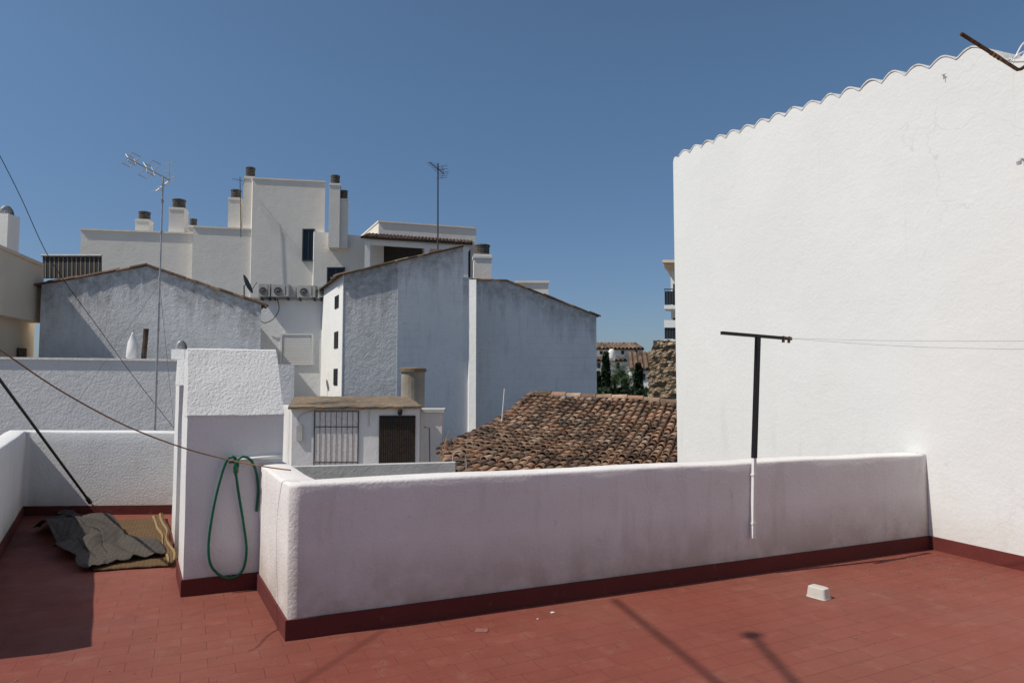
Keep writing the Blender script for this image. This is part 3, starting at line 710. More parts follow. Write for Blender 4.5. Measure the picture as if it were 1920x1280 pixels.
# --- middle grey house
pm = plane(745, 20, 19); pml = Plane(pm.pt(746, 715), R(8))
t = thing('grey_house', tuple(pm.pt(745, 715)), 'tall weathered grey house with sloping tiled roof edge in the middle', 'house')
bm = BM(); facade(bm, pml, [(645, 513), (746, 490)], ZG, 7); obj('wall', bm, M['mid'], t, label='paler mottled left wall')
bm = BM(); facade(bm, pm, [(746, 490), (868, 463), (869, 520), (884, 520)], ZG, 6, .0); obj('wall', bm, M['midb'], t, label='blue grey right wall')
bm = BM(); q0 = pml.pt(643.5, 515, .012); L_ = 7.0
prism(bm, [Vector((q0.x, q0.y, ZG)), q0, q0+BACK*L_, Vector((q0.x+BACK.x*L_, q0.y+BACK.y*L_, ZG))], pml.d*.02)
obj('side_wall', bm, M['midw'], t, label='sunlit white side wall')
sn = Vector((-BACK.y, BACK.x, 0))
for y0, y1 in ((548, 572), (618, 650), (690, 722)):
    bm = BM(); z1 = zp(640, y0, q0); z0 = zp(640, y1, q0); cc = q0+BACK*.9
    obox(bm, cc, BACK, sn, .3, .02, z0, z1); obj('window', bm, M['dark'], t)
bm = BM(); lay = bm.loops.layers.float_color.new('tint')
for r0, r1 in ((pml.pt(634, 517, .1), pml.pt(746, 490, .1)), (pm.pt(746, 490, .1), pm.pt(870, 462, .1))):
    prism(bm, [r0, r1, r1+Vector((0, 0, .03)), r0+Vector((0, 0, .03))], BACK*7)
    for r_ in range(4): tile_line(bm, lay, r1+Vector((0, 0, .02))+BACK*(.08+.24*r_), r0+Vector((0, 0, .02))+BACK*(.08+.24*r_), .075, .42)
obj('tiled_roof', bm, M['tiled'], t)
bm = BM(); pbox(bm, pml, 627, 520, 629.5, 740, -1.8, -1.72); obj('drain_pipe', bm, M['steeld'], t)
pr = plane(1000, 22.3, 19)
t2 = gable('gable_house', 'long grey gable house with sloping tiled roof right of the white pilaster', pr, [(884, 526), (950, 527), (1118, 592)], ZG, 8, M['midb'])
pil = Plane(pm.pt(880, 715, .12), R(-24))
bm = BM(); pts = pil.pt(880, 524), pil.pt(893, 524)
prism(bm, [pts[0], pts[1], Vector((pts[1].x, pts[1].y, ZG)), Vector((pts[0].x, pts[0].y, ZG))], BACK*.5)
obj('wall_pilaster', bm, M['midw'], label='narrow white pilaster between the two grey walls', cat='pilaster')
# --- chimneys
def chimney(px, y0, y1, y2, w, Y, az=12, label='', grp=None, ex=.8):
    pl_ = plane(px, Y, az); c = pl_.pt(px, y2); t = thing('chimney', (c.x, c.y, c.z-ex), label, 'chimney', grp); k = Y/F
    u = pl_.d; v = pl_.n; zb = c.z-ex; z1 = pl_.pt(px, y1).z; z0 = pl_.pt(px, y0).z
    bm = BM(); obox(bm, c, u, v, w*k/2, w*k*.45, zb, z1); obj('shaft', bm, M['apt'], t)
    bm = BM(); obox(bm, c, u, v, w*k/2+.03, w*k*.45+.03, z1-.14, z1-.06); obj('collar', bm, M['apt'], t)
    r = w*k*.42; h = z0-z1; bm = BM()
    prof = [(r*.8, 0)]
    for i in range(4): zz = h*(.08+.2*i); prof += [(r, zz), (r, zz+h*.11), (r*.86, zz+h*.13), (r*.86, zz+h*.19)]
    prof += [(r*1.08, h*.88), (r*1.08, h), (0, h)]
    lathe(bm, (c.x, c.y, z1), prof, 14); obj('chimney_pot', bm, M['pot'], t)
YA = 38
chs = [(270, 398, 413, 437, 24, YA+1, 'short cream chimney with dark pot, leftmost on the apartment roof'),
 (334, 375, 392, 440, 27, YA+1, 'wide cream chimney with grey pot above the left end of the apartment roof'),
 (362, 411, 424, 440, 15, YA+2, 'tiny cream chimney whose pot barely clears the apartment roof'),
 (441, 357, 373, 432, 22, YA+1, 'tall cream chimney just left of the apartment tower'),
 (467, 315, 333, 432, 20, YA+.8, 'tall cream chimney touching the left side of the apartment tower'),
 (627, 330, 346, 440, 20, YA+.2, 'tall cream chimney touching the right side of the apartment tower'),
 (644, 358, 374, 440, 16, YA+.4, 'slimmer cream chimney, rightmost beside the apartment tower')]
for x, a, b, c_, w, Y, lb in chs: chimney(x, a, b, c_, w, Y, 9, lb, 'chimneys on the apartment block')
chimney(904, 460, 479, 530, 33, 22.3, 6, 'broad white chimney with dark pot above the white pilaster', None, .3)
# --- apartment block
pa = plane(400, YA, 8)
t = thing('apartment_block', tuple(pa.pt(450, 715)), 'large cream apartment block with a square stair tower behind the gable houses', 'building')
bm = BM(); facade(bm, pa, [(152, 431), (364, 439)], ZG, 10, -.6); obj('wall', bm, M['apt'], t, label='left wing wall')
bm = BM(); facade(bm, pa, [(362, 426), (476, 431)], ZG, 9.5, 0); obj('wall', bm, M['apt'], t, label='middle wing wall')
bm = BM(); facade(bm, pa, [(474, 335), (610, 342)], ZG, 4, .25); obj('tower', bm, M['apt'], t)
bm = BM(); pquad(bm, pa, ((473, 332), (611, 339), (611, 342), (473, 335)), -3.9, .3, BACK); obj('tower_coping', bm, M['apt'], t)
bm = BM(); facade(bm, pa, [(589, 434), (720, 446)], ZG, 8, .5); obj('wall', bm, M['apt'], t, label='right wing wall')
for q in (((150, 428), (364, 436), (364, 439), (150, 431)), ((362, 423), (474, 428), (474, 431), (362, 426))):
    bm = BM(); o1 = -.52 if q[0][0] < 200 else .06; pquad(bm, pa, q, o1-.5, o1, BACK); obj('coping', bm, M['apt'], t)
for (x0, y0, x1, y1, of) in ((568, 430, 589, 487, .25), (614, 502, 646, 536, .5)):
    bm = BM(); pbox(bm, pa, x0, y0, x1, y1, of-.1, of+.02); w = obj('window', bm, M['glass'], t)
    bm = BM(); m = (x0+x1)/2
    pbox(bm, pa, x0-1, y0-1, x0+1, y1+1, of, of+.07); pbox(bm, pa, x1-1, y0-1, x1+1, y1+1, of, of+.07); pbox(bm, pa, x0, y0-1.2, x1, y0+.6, of, of+.07); pbox(bm, pa, m-.5, y0, m+.5, y1, of, of+.05); pbox(bm, pa, x0-2, y1, x1+2, y1+2, of, of+.12)
    obj('frame', bm, M['steeld'], w)
# penthouse
pb = plane(800, YA+2, 9); pq = plane(780, YA-3, 9)
t = thing('penthouse', tuple(pb.pt(800, 600)), 'cream rooftop penthouse with tiled porch roof above the middle grey house', 'building')
bm = BM(); facade(bm, pb, [(710, 416), (893, 429)], ZG, 6); obj('wall', bm, M['apt'], t)
bm = BM(); pquad(bm, pb, ((709, 413), (894, 426), (894, 429), (709, 416)), -5.9, .06, BACK); obj('coping', bm, M['apt'], t)
bm = BM(); lay = bm.loops.layers.float_color.new('tint')
a0, a1 = pq.pt(676, 444, 0), pq.pt(886, 457, 0); b0_, b1_ = pb.pt(690, 438, .0), pb.pt(886, 452, .0)
v = [bm.verts.new(p) for p in (a0, a1, b1_, b0_)]; v2 = [bm.verts.new(p+Vector((0, 0, -.08))) for p in (a0, a1, b1_, b0_)]
bm.faces.new(v); bm.faces.new(v2[::-1])
for k in range(4): bm.faces.new((v[k], v2[k], v2[(k+1) % 4], v[(k+1) % 4]))
nc = 30
for k in range(nc):
    f = (k+.5)/nc; s0 = b0_.lerp(b1_, f); s1 = a0.lerp(a1, f); d = s1-s0
    for j in range(8): add_tile(bm, lay, s0+d*(j/8)+Vector((0, 0, .01)), d, Vector((0, 0, 1)), .07, .08, d.length/8*1.1, random.random(), 4)
obj('porch_roof', bm, M['tiled'], t)
bm = BM(); pquad(bm, pq, ((684, 448), (880, 461), (880, 470), (684, 457)), -.4, -.15)
for x in (688, 800, 872): pbox(bm, pq, x-4, 456+.05*(x-688), x+6, 520, -.4, -.16)
obj('porch_frame', bm, M['midw'], t)
bm = BM(); pbox(bm, pb, 716, 457, 792, 500, 0, .03); obj('window', bm, M['steeld'], t, label='flat grey panel standing for the shade in the porch recess')  # shade of the recess put into a flat dark panel
bm = BM(); pbox(bm, pb, 862, 468, 882, 520, 0, .03); obj('window', bm, M['glass'], t)
bm = BM(); px_ = plane(1000, 42, 0); pbox(bm, px_, 968, 529, 1028, 560, -3, 0); pbox(bm, px_, 965, 526, 1030, 530, -3.1, .1)
obj('roof_block', bm, M['apt'], label='small cream flat-topped block behind the right grey gable', cat='building')
# awning
pn = plane(134, 30, 3); t = thing('striped_awning', tuple(pn.pt(134, 520)), 'dark awning with pale stripes at the left of the apartment block', 'awning')
bm = BM(); prism(bm, [pn.pt(80, 480, 0), pn.pt(190, 480, 0), pn.pt(190, 522, .12), pn.pt(80, 522, .12)], -pn.n*.04); obj('canopy', bm, M['cable'], t)
bm = BM()
for k in range(13):
    x0 = 84+8.3*k; prism(bm, [pn.pt(x0, 482, .012), pn.pt(x0+2.0, 482, .012), pn.pt(x0+2.0, 521, .14), pn.pt(x0, 521, .14)], -pn.n*.01)
obj('pale_stripes', bm, plain('pale_canvas', (.26, .21, .14), .9), t)
bm = BM(); tube(bm, [pn.pt(77, 479, .05), pn.pt(191, 479, .05)], .05, 8); obj('roller', bm, M['acw'], t)
# ---------------------------------------------------------------- aerials
def yagi(parent, c, ax, L, n, w, upv=Vector((0, 0, 1)), loop=False, th=1.0, mat='steel'):
    ax = ax.normalized(); sd = ax.cross(upv).normalized(); u2 = sd.cross(ax)
    bm = BM(); tube(bm, [c-ax*L*.45, c+ax*L*.55], .011*th, 6); obj('boom', bm, M[mat], parent)
    for i in range(n):
        bm = BM(); p = c+ax*(L*(.5-.8*i/n)); ww = w*(.55+.45*i/n)
        if loop:
            for s1 in (1, -1):
                for s2 in (1, -1):
                    tube(bm, [p, p+sd*s1*ww*.5+u2*s2*ww*.28+ax*.03, p+sd*s1*ww*.5-ax*.10+u2*s2*ww*.28, p-ax*.10], .007*th, 5)
        else: tube(bm, [p-sd*ww*.5, p+sd*ww*.5], .006*th, 5)
        obj('element', bm, M[mat], parent)
    bm = BM(); e = c-ax*L*.42
    for s1 in (1, -1):
        f = [e, e+u2*s1*w*.55+ax*w*.25]
        for k in range(3):
            p = f[0].lerp(f[1], (k+.3)/2.5); tube(bm, [p-sd*w*.5, p+sd*w*.5], .006*th, 5)
        tube(bm, [f[0], f[1]], .006*th, 5)
    obj('reflector', bm, M[mat], parent)
m0 = P(290, 815, 10.6); m1 = P(306, 330, 10.6)
t = thing('tv_aerial', (m0.x, m0.y, -1), 'tall left television aerial on a thin mast before the low gable house', 'aerial')
bm = BM(); tube(bm, [Vector((m0.x, m0.y, -1)), m0, m0.lerp(m1, .5)], .018, 8); tube(bm, [m0.lerp(m1, .5), m1], .013, 8)
for f in (.2, .4, .5, .6, .78, .9): c = m0.lerp(m1, f); tube(bm, [c-Vector((0, 0, .02)), c+Vector((0, 0, .02))], .024, 8)
obj('mast', bm, M['steel'], t)
yagi(t, P(284, 320, 10.6), P(238, 298, 10.3)-P(318, 340, 10.8), .72, 2, .50, Vector((.25, .1, 1)), True, 1.1)
for i, (xa, ya) in enumerate(((112, 800), (326, 800))):
    bm = BM(); tube(bm, [m0.lerp(m1, .58), P(xa, ya, 12.8)], .003, 4); obj('guy_wire', bm, M['wire'], t)
m0 = P(821, 466, 22); m1 = P(821, 306, 22)
t = thing('tv_aerial', tuple(m0), 'television aerial on a straight mast above the middle grey house', 'aerial')
bm = BM(); tube(bm, [m0-Vector((0, 0, .4)), m1], .026, 8); obj('mast', bm, M['steeld'], t)
yagi(t, P(820, 316, 22), P(800, 300, 21.4)-P(838, 330, 22.6), .95, 6, .42, mat='steeld', th=1.3)
m0 = P(452, 432, 37.5); m1 = P(450, 332, 37.5)
t = thing('tv_aerial', tuple(m0), 'small far aerial between two tall cream chimneys', 'aerial')
bm = BM(); tube(bm, [m0-Vector((0, 0, .4)), m1], .022, 6); obj('mast', bm, M['steeld'], t)
yagi(t, P(449, 338, 37.5), Vector((-1, -.4, .1)), .7, 5, .45, mat='steeld')
bm = BM(); tube(bm, spline([P(-20, 262, 9), P(0, 293, 9.2), P(40, 372, 9.8), P(85, 470, 10.4), P(130, 540, 11), P(185, 615, 11.6), P(250, 705, 12.2), P(326, 802, 13.3)], 8), .0055, 5)
obj('overhead_wire', bm, M['cable'], label='thin dark cable sagging from the upper left edge down behind the terrace', cat='cable')
# ---------------------------------------------------------------- hut yard
bm = BM(); c0 = [P(430, 800, 8.2), P(900, 800, 7.6), P(960, 800, 12), P(960, 800, 16), P(430, 800, 16)]
prism(bm, [Vector((p.x, p.y, -.35)) for p in c0], Vector((0, 0, -8.6)))
obj('neighbour_terrace', bm, M['concg'], kind='structure', label='grey lower roof terrace around the small hut', cat='terrace')
ph = plane(660, 11, 3); dh = 2.0
t = thing('rooftop_hut', tuple(ph.pt(660, 880)), 'small white rooftop hut with mossy flat roof, grille and dark blind', 'hut')
bm = BM(); facade(bm, ph, [(548, 766), (787, 766)], -.35, dh); obj('wall', bm, M['hut'], t)
bm = BM(); f0 = ph.pt(540, 765, .1); f1 = ph.pt(791, 764, .1); bk0 = f0+BACK*(dh+.25)+Vector((.4, 0, .12)); bk1 = f1+BACK*(dh+.25)+Vector((.4, 0, .12))
nx, ny = 60, 24; g = []
for i in range(nx+1):
    row = []
    for j in range(ny+1):
        q = f0.lerp(f1, i/nx).lerp(bk0.lerp(bk1, i/nx), j/ny); row.append(bm.verts.new(q+Vector((0, 0, .012*noise.noise(q*5)+.014*abs(math.sin(j/ny*math.pi*5))+.01*noise.noise(q*16)))))
    g.append(row)
for i in range(nx):
    for j in range(ny): bm.faces.new((g[i][j], g[i+1][j], g[i+1][j+1], g[i][j+1]))
o = obj('roof', bm, M['conc'], t); md = o.modifiers.new('s', 'SOLIDIFY'); md.thickness = .04; md.offset = 0
bm = BM(); pbox(bm, ph, 590, 772, 672, 905, .0, .012); gd = obj('barred_door', bm, plain('pinkish_panel', (.68, .62, .59), .7), t)
bm = BM()
for x in (590, 672): pbox(bm, ph, x-1.0, 770, x+1.0, 905, .012, .022)
for y in (771, 800, 866): pbox(bm, ph, 591.2, y-.7, 670.8, y+.7, .013, .019)
obj('door_frame', bm, M['steeld'], gd)
for k in range(1, 8):
    bm = BM(); x = 590+82*k/8; a = ph.pt(x, 771, .018); b = ph.pt(x, 900, .018); b = Vector((a.x, a.y, b.z)); tube(bm, [a, b], .0034, 6); obj('bar', bm, M['rust'], gd)
bm = BM(); pbox(bm, ph, 711, 779, 779, 905, .0, .014); dd_ = obj('doorway', bm, M['dark'], t)
bm = BM()
for k in range(16):
    x = 713+64*k/15; pbox(bm, ph, x-1.4, 783, x+1.4, 903, .015, .023+.003*(k % 2))
obj('reed_blind', bm, M['reed'], dd_)
bm = BM(); pbox(bm, ph, 556, 797, 567, 826, .0, .04); obj('meter_box', bm, M['acw'], t)
bm = BM(); c = ph.pt(750, 774, .07); lathe(bm, c, [(.0, -.04), (.035, -.03), (.04, .02), (.05, .03), (.02, .06), (0, .065)], 10); tube(bm, [c, ph.pt(750, 772, 0)], .01); obj('wall_lamp', bm, M['black'], t)
bm = BM(); tube(bm, [ph.pt(692, 770, .01), ph.pt(692, 800, .01)], .006); obj('conduit', bm, M['acw'], t)
bm = BM(); tube(bm, spline([ph.pt(560, 797, .01), ph.pt(562, 780, .01), ph.pt(590, 769, .01)], 5), .006, 5); obj('conduit', bm, M['acw'], t)
pk = plane(808, 11.5, 3); t = thing('low_cabinet', tuple(pk.pt(808, 850)), 'grey plastered box with slab top standing right of the hut', 'cabinet')
bm = BM(); pbox(bm, pk, 789, 772, 829, 900, -.5, 0); obj('body', bm, M['hut'], t)
bm = BM(); pbox(bm, pk, 786, 767, 833, 773, -.55, .05); obj('slab', bm, M['concg'], t)
c = P(774, 760, 14.3); k = 14.3/F; t = thing('concrete_flue', (c.x, c.y, -.35), 'round stained concrete flue with mossy cap behind the hut', 'flue')
bm = BM(); lathe(bm, (c.x, c.y, -.35), [(22*k, 0), (22*k, P(774, 697, 14.3).z+.35), (0, P(774, 697, 14.3).z+.35)], 24); obj('pipe', bm, plaster('stained_pipe', (.46, .43, .36), (.26, .235, .19), .005, .01, grime=((.20, .14, .08), .3, 2, .8)), t)
bm = BM(); zt = P(774, 697, 14.3).z; lathe(bm, (c.x, c.y, zt), [(25*k, 0), (25*k, .07), (22*k, .09), (0, .10)], 24); obj('cap', bm, M['conc'], t)
bm = BM(); plg = plane(700, 8.6, 1.5); pquad(bm, plg, ((518, 876), (853, 867), (853, 905), (518, 905)), -.14, 0)
obj('low_ledge', bm, M['concg'], label='low grey cement ledge just behind the parapet in front of the hut', cat='wall')
bm = BM(); a = P(806, 900, 10); b = P(805, 802, 10); tube(bm, [a, b, P(795, 800, 10)], .010, 6)
obj('bent_pipe', bm, M['steeld'], label='thin grey pipe with bent top beside the plastered box', cat='pipe')
bm = BM(); tube(bm, [P(815, 880, 9.8), P(842, 808, 10.2)], .006, 6); tube(bm, [P(838, 818, 10.1), P(826, 878, 9.6)], .006, 6); tube(bm, [P(820, 866, 9.8), P(830, 864, 9.7)], .006, 6)
obj('folding_rack', bm, M['rope'], label='slanted thin brown rack leaning beside the tiled roof', cat='rack')
bm = BM(); tube(bm, spline([P(850, 900, 9), P(849, 858, 9), P(856, 846, 9), P(868, 848, 9), P(874, 862, 9.05), P(874, 900, 9.1)], 6), .008, 8)
for y in (862, 874): tube(bm, [P(849, y, 9), P(873, y, 9.1)], .005, 6)
obj('ladder_top', bm, M['acw'], label='rounded grey metal rail top at the corner of the tiled roof', cat='rail')
bm = BM(); tube(bm, [P(940, 800, 13), P(946, 728, 13)], .010, 8)
obj('vent_pipe', bm, M['pvc'], label='thin white pipe rising beside the top of the tiled roof', cat='pipe')
# ---------------------------------------------------------------- big tiled roof
R0 = P(1002, 744, 15.0); E0 = P(836, 846, 11.0); sl = Vector((E0.x-R0.x, E0.y-R0.y, 0)); Lh = sl.length; sl.normalize()
rd = Vector((-sl.y, sl.x, 0)); rd = rd if rd.x > 0 else -rd
gr = (E0.z-R0.z)/Lh
def rz(s_, d):
    z = R0.z-.06*s_+gr*d*(1.0+.03*s_); z -= .13*math.sin(min(d/Lh, 1.0)*math.pi)
    return z+.045*noise.noise(Vector((s_*.7, d*.7, 4)))
def rp(s_, d):
    q = R0+rd*s_+sl*d; return Vector((q.x, q.y, rz(s_, d)))
def smin(d): return max(0, d-Lh)*.62
t = thing('tiled_house', tuple(Vector((rp(2, 3).x, rp(2, 3).y, -1))), 'old house with broad weathered clay barrel-tile roof beyond the parapet', 'house')
bm = BM(); lay = bm.loops.layers.float_color.new('tint'); sp_ = .145; LT_ = .235
ncol = 40; dmax = 7.2
for i in range(ncol):
    s_ = i*sp_; ph_ = random.uniform(-.05, .05); wob = random.uniform(-.02, .02)
    for j in range(int(dmax/LT_)):
        d = max(0, j*LT_+ph_)
        if s_ < smin(d)-.05: continue
        b = rp(s_, d); e = rp(s_, d+LT_*1.25)
        lat = wob*math.sin(j*.5+i)
        b += rd*(lat+random.uniform(-.012, .012))+Vector((0, 0, .054+random.uniform(-.006, .006))); e += rd*(lat+random.uniform(-.02, .02))+Vector((0, 0, .082+random.uniform(-.008, .014)))
        cl = noise.noise(Vector((s_*.9, d*.7, 1)))*.35
        add_tile(bm, lay, b, e-b, Vector((0, 0, 1)), .050, .068*random.uniform(.92, 1.08), LT_*random.uniform(1.1, 1.32), min(1, max(0, random.random()+cl)), 6, .014)
        b2 = rp(s_+sp_*.5, d)+Vector((0, 0, .068)); e2 = rp(s_+sp_*.5, d+LT_*1.2)+Vector((0, 0, .092))
        add_tile(bm, lay, b2, e2-b2, Vector((0, 0, -1)), .066, .053, LT_*1.2, random.random()*.6, 4)
for k in range(int(ncol*sp_/.34)):
    b = rp(k*.34, -.02)+Vector((0, 0, .075)); e = rp(k*.34+.4, -.02)+Vector((0, 0, .085)); add_tile(bm, lay, b, e-b, Vector((0, 0, 1)), .08, .095, .4, random.random(), 6)
for j in range(23):
    b = rp(smin(j*.3)-.05, j*.3)+Vector((0, 0, .065)); e = rp(smin(j*.3+.37)-.05, j*.3+.37)+Vector((0, 0, .085)); add_tile(bm, lay, b, e-b, Vector((0, 0, 1)), .06, .075, .38, random.random()*.7, 6)
obj('tiled_roof', bm, M['tile'], t)
bm = BM(); g = []
for i in range(12):
    g.append([bm.verts.new(rp(-.1+smin(j*.48)+i*(5.8-smin(j*.48))/11, j*.48)-Vector((0, 0, .02))) for j in range(16)])
for i in range(11):
    for j in range(15): bm.faces.new((g[i][j], g[i+1][j], g[i+1][j+1], g[i][j+1]))
obj('roof_bed', bm, M['under'], t)
bm = BM(); q = [rp(-.02, 0), rp(-.02, Lh), rp(smin(7), 7), rp(5.6, 7), rp(5.6, 0)]
v = [bm.verts.new(p-Vector((0, 0, .14))) for p in q]; v2 = [bm.verts.new(Vector((p.x, p.y, ZG))) for p in q]
for k in range(5): bm.faces.new((v[k], v[(k+1) % 5], v2[(k+1) % 5], v2[k]))
obj('wall', bm, M['hut'], t)
# ================================================================ TOWN GAP
def far_house(label, px, Y, az, x0, x1, yr, ye, mat, zb=ZG, depth=6, wins=()):
    pl_ = plane(px, Y, az); t = thing('town_house', tuple(pl_.pt(px, 740)), label, 'house')
    bm = BM(); facade(bm, pl_, [(x0, ye), (x1, ye)], zb, depth, 0, -pl_.n); obj('wall', bm, mat, t)
    bm = BM(); lay = bm.loops.layers.float_color.new('tint')
    a0, a1 = pl_.pt(x0-2, ye+1, .3), pl_.pt(x1+2, ye+1, .3); z = pl_.pt(px, yr).z
    b0, b1 = a0-pl_.n*3, a1-pl_.n*3; b0.z = b1.z = z
    v = [bm.verts.new(p) for p in (a0, a1, b1, b0)]; v2 = [bm.verts.new(p-Vector((0, 0, .15))) for p in (a0, a1, b1, b0)]
    bm.faces.new(v); bm.faces.new(v2[::-1])
    for q in range(4): bm.faces.new((v[q], v2[q], v2[(q+1) % 4], v[(q+1) % 4]))
    n_ = int((a1-a0).length/.35)
    for q in range(n_):
        f = (q+.5)/n_; s0 = b0.lerp(b1, f); d = a0.lerp(a1, f)-s0
        for j in range(4): add_tile(bm, lay, s0+d*j/4, d, Vector((0, 0, 1)), .13, .15, d.length/4*1.05, random.random(), 3)
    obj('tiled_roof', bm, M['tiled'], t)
    for (wx0, wy0, wx1, wy1) in wins:
        bm = BM(); pbox(bm, pl_, wx0, wy0, wx1, wy1, 0, .05); obj('window', bm, M['glass'], t)
    return t
far_house('far pale house with long brown tiled roof in the gap beside the tall white wall', 1160, 62, 3, 1108, 1206, 640, 652, M['apt'], wins=((1125, 658, 1130, 664), (1165, 657, 1170, 664), (1190, 657, 1195, 664)))
far_house('far white house with a rusty brown tiled roof just left of the ruined stone tower', 1200, 50, -8, 1182, 1226, 658, 690, M['midw'], wins=((1186, 700, 1192, 712), (1204, 700, 1210, 712)))
far_house('far low white house whose roof carries the round white tank', 1148, 55, 3, 1112, 1174, 667, 674, M['midw'], wins=((1120, 680, 1126, 690), (1156, 680, 1162, 690)))
c = P(1147, 672, 54); k = 54/F; bm = BM(); lathe(bm, c-Vector((0, 0, .2)), [(6*k, 0), (6.5*k, .3), (6.5*k, .75), (4*k, .95), (0, 1.0)], 16)
obj('water_tank', bm, M['white'], smooth=True, label='round white water tank on the far low white roof', cat='tank')
def stone_mat():
    n = N('rubble_stone'); v_ = n.mapv((1, 1, 1.7))
    vo = n.new('ShaderNodeTexVoronoi'); vo.inputs['Scale'].default_value = 4.2; n.ln(v_, vo.inputs['Vector'])
    vd = n.new('ShaderNodeTexVoronoi'); vd.feature = 'DISTANCE_TO_EDGE'; vd.inputs['Scale'].default_value = 4.2; n.ln(v_, vd.inputs['Vector'])
    sc_ = n.new('ShaderNodeSeparateColor'); n.ln(vo.outputs['Color'], sc_.inputs[0])
    col = n.mix(sc_.outputs[0], (.22, .155, .095), (.42, .32, .215)); col = n.mix(n.rng(vd.outputs['Distance'], .08, .0), col, (.11, .08, .05))
    return n.out(col, .95, n.bump(n.rng(vd.outputs['Distance'], 0, .2), .04))
M['stone'] = stone_mat()
ps = plane(1240, 30, -16); bm = BM(); V = []
NR = 40; NC = 12
for i in range(NR+1):
    py = 790-152*i/NR; row = []
    xl = 1215+3.0*noise.noise(Vector((py*.09, 1, 1)))*2+(3 if py < 700 else 0)+max(0, 665-py)*.35
    for j in range(NC+1):
        x = xl+(1290-xl)*j/NC; top = 6*noise.noise(Vector((x*.12, 3, 3))) if i == NR else 0
        row.append(bm.verts.new(ps.pt(x, py+top, .10*noise.noise(Vector((x*.1, py*.1, 0)))*2)))
    V.append(row)
Bk = [[bm.verts.new(v.co-ps.n*1.3) for v in r] for r in V]
for G_ in (V, Bk):
    for i in range(NR):
        for j in range(NC): bm.faces.new((G_[i][j], G_[i][j+1], G_[i+1][j+1], G_[i+1][j]))
for i in range(NR):
    bm.faces.new((V[i][0], V[i+1][0], Bk[i+1][0], Bk[i][0])); bm.faces.new((V[i][NC], V[i+1][NC], Bk[i+1][NC], Bk[i][NC]))
for j in range(NC): bm.faces.new((V[NR][j], V[NR][j+1], Bk[NR][j+1], Bk[NR][j])); bm.faces.new((V[0][j], V[0][j+1], Bk[0][j+1], Bk[0][j]))
lo_ = [V[0][0].co.copy(), V[0][NC].co.copy()]
prism(bm, [lo_[0]+Vector((.05, 0, .02)), lo_[1]+Vector((-.05, 0, .02)), Vector((lo_[1].x-.05, lo_[1].y, ZG)), Vector((lo_[0].x+.05, lo_[0].y, ZG))], -ps.n*1.2)
obj('stone_tower', bm, M['stone'], label='ruined brown rubble stone tower beside the tall white wall', cat='tower')
# balcony building
pbb = plane(1262, 36, -18); t = thing('balcony_block', tuple(pbb.pt(1290, 740)), 'far white block with stacked balconies peeping out left of the tall white wall', 'building')
bm = BM(); facade(bm, pbb, [(1257, 494), (1420, 494)], ZG, 8, 0, -pbb.n); obj('wall', bm, M['midw'], t)
bm = BM(); pbox(bm, pbb, 1242, 487, 1420, 492, -7, 1.2); pbox(bm, pbb, 1244, 493, 1420, 498, -.6, 1.0); obj('roof', bm, M['cream'], t)
M['rail'] = plain('dark_glass_rail', (.05, .06, .07), .3)
for i, y in enumerate((572, 636, 700, 764)):
    bm = BM(); pbox(bm, pbb, 1245, y, 1320, y+7, -.2, 1.0)
    if i == 1: pbox(bm, pbb, 1245, y-36, 1320, y-22, .9, 1.0)
    bl = obj('balcony', bm, M['midw'], t)
    bm = BM(); pbox(bm, pbb, 1246, y-26, 1320, y-1, .90, .92); obj('rail_panel', bm, M['rail'], bl)
    bm = BM()
    for k in range(14): x = 1246+k*5; pbox(bm, pbb, x, y-30, x+.9, y, .93, .96)
    pbox(bm, pbb, 1245, y-31, 1320, y-29, .92, .98); obj('railing', bm, M['steeld'], bl)
    bm = BM(); pbox(bm, pbb, 1262, y-40, 1300, y, 0, .04); obj('window', bm, M['dark'], t)
for a in ((1246, 652, 1262, 664), (1246, 690, 1262, 696), (1246, 738, 1262, 744)):
    bm = BM(); pbox(bm, pbb, *a, 1.02, 1.10); obj('awning', bm, M['green'], t)
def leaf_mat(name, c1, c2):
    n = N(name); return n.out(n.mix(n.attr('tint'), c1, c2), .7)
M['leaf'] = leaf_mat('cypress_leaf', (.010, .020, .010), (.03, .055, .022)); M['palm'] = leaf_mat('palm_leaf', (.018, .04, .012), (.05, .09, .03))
def leaf(bm, lay, p, s_, tint):
    d = Vector((random.gauss(0, 1), random.gauss(0, 1), random.gauss(0, 1))).normalized(); e = d.cross(Vector((random.random(), random.random(), .3))).normalized()
    f = bm.faces.new([bm.verts.new(p+d*s_), bm.verts.new(p+e*s_*.5), bm.verts.new(p-d*s_), bm.verts.new(p-e*s_*.5)])
    for l in f.loops: l[lay] = (tint, 0, 0, 1)
def cypress(px, y0, Y, w, label):
    top = P(px, y0, Y); k = Y/F; t = thing('cypress_tree', (top.x, top.y, ZG), label, 'tree'); h = top.z-ZG
    bm = BM(); tube(bm, [(top.x, top.y, ZG), (top.x, top.y, ZG+h*.9)], .16, 7, .03); obj('trunk', bm, M['trunk'], t)
    bm = BM(); lay = bm.loops.layers.float_color.new('tint')
    for i in range(7000):
        f = random.random()**.6; r = w*k*.5*(math.sin(math.pi*min(1, (1-f)*.75+.02))**.55)*(1+.3*noise.noise(Vector((f*9, px, 0))))
        a = random.uniform(0, 6.28); q = r*random.uniform(.3, 1.05)*(1+.25*noise.noise(Vector((math.cos(a)*2, math.sin(a)*2, f*16))))
        leaf(bm, lay, Vector((top.x+q*math.cos(a), top.y+q*math.sin(a), ZG+1+f*(h-1))), random.uniform(.09, .18), random.random()*(.3+.7*(math.cos(a-3.2)*.5+.5)))  # leaves on the sun side are tinted lighter
    obj('crown', bm, M['leaf'], t, recalc=False)
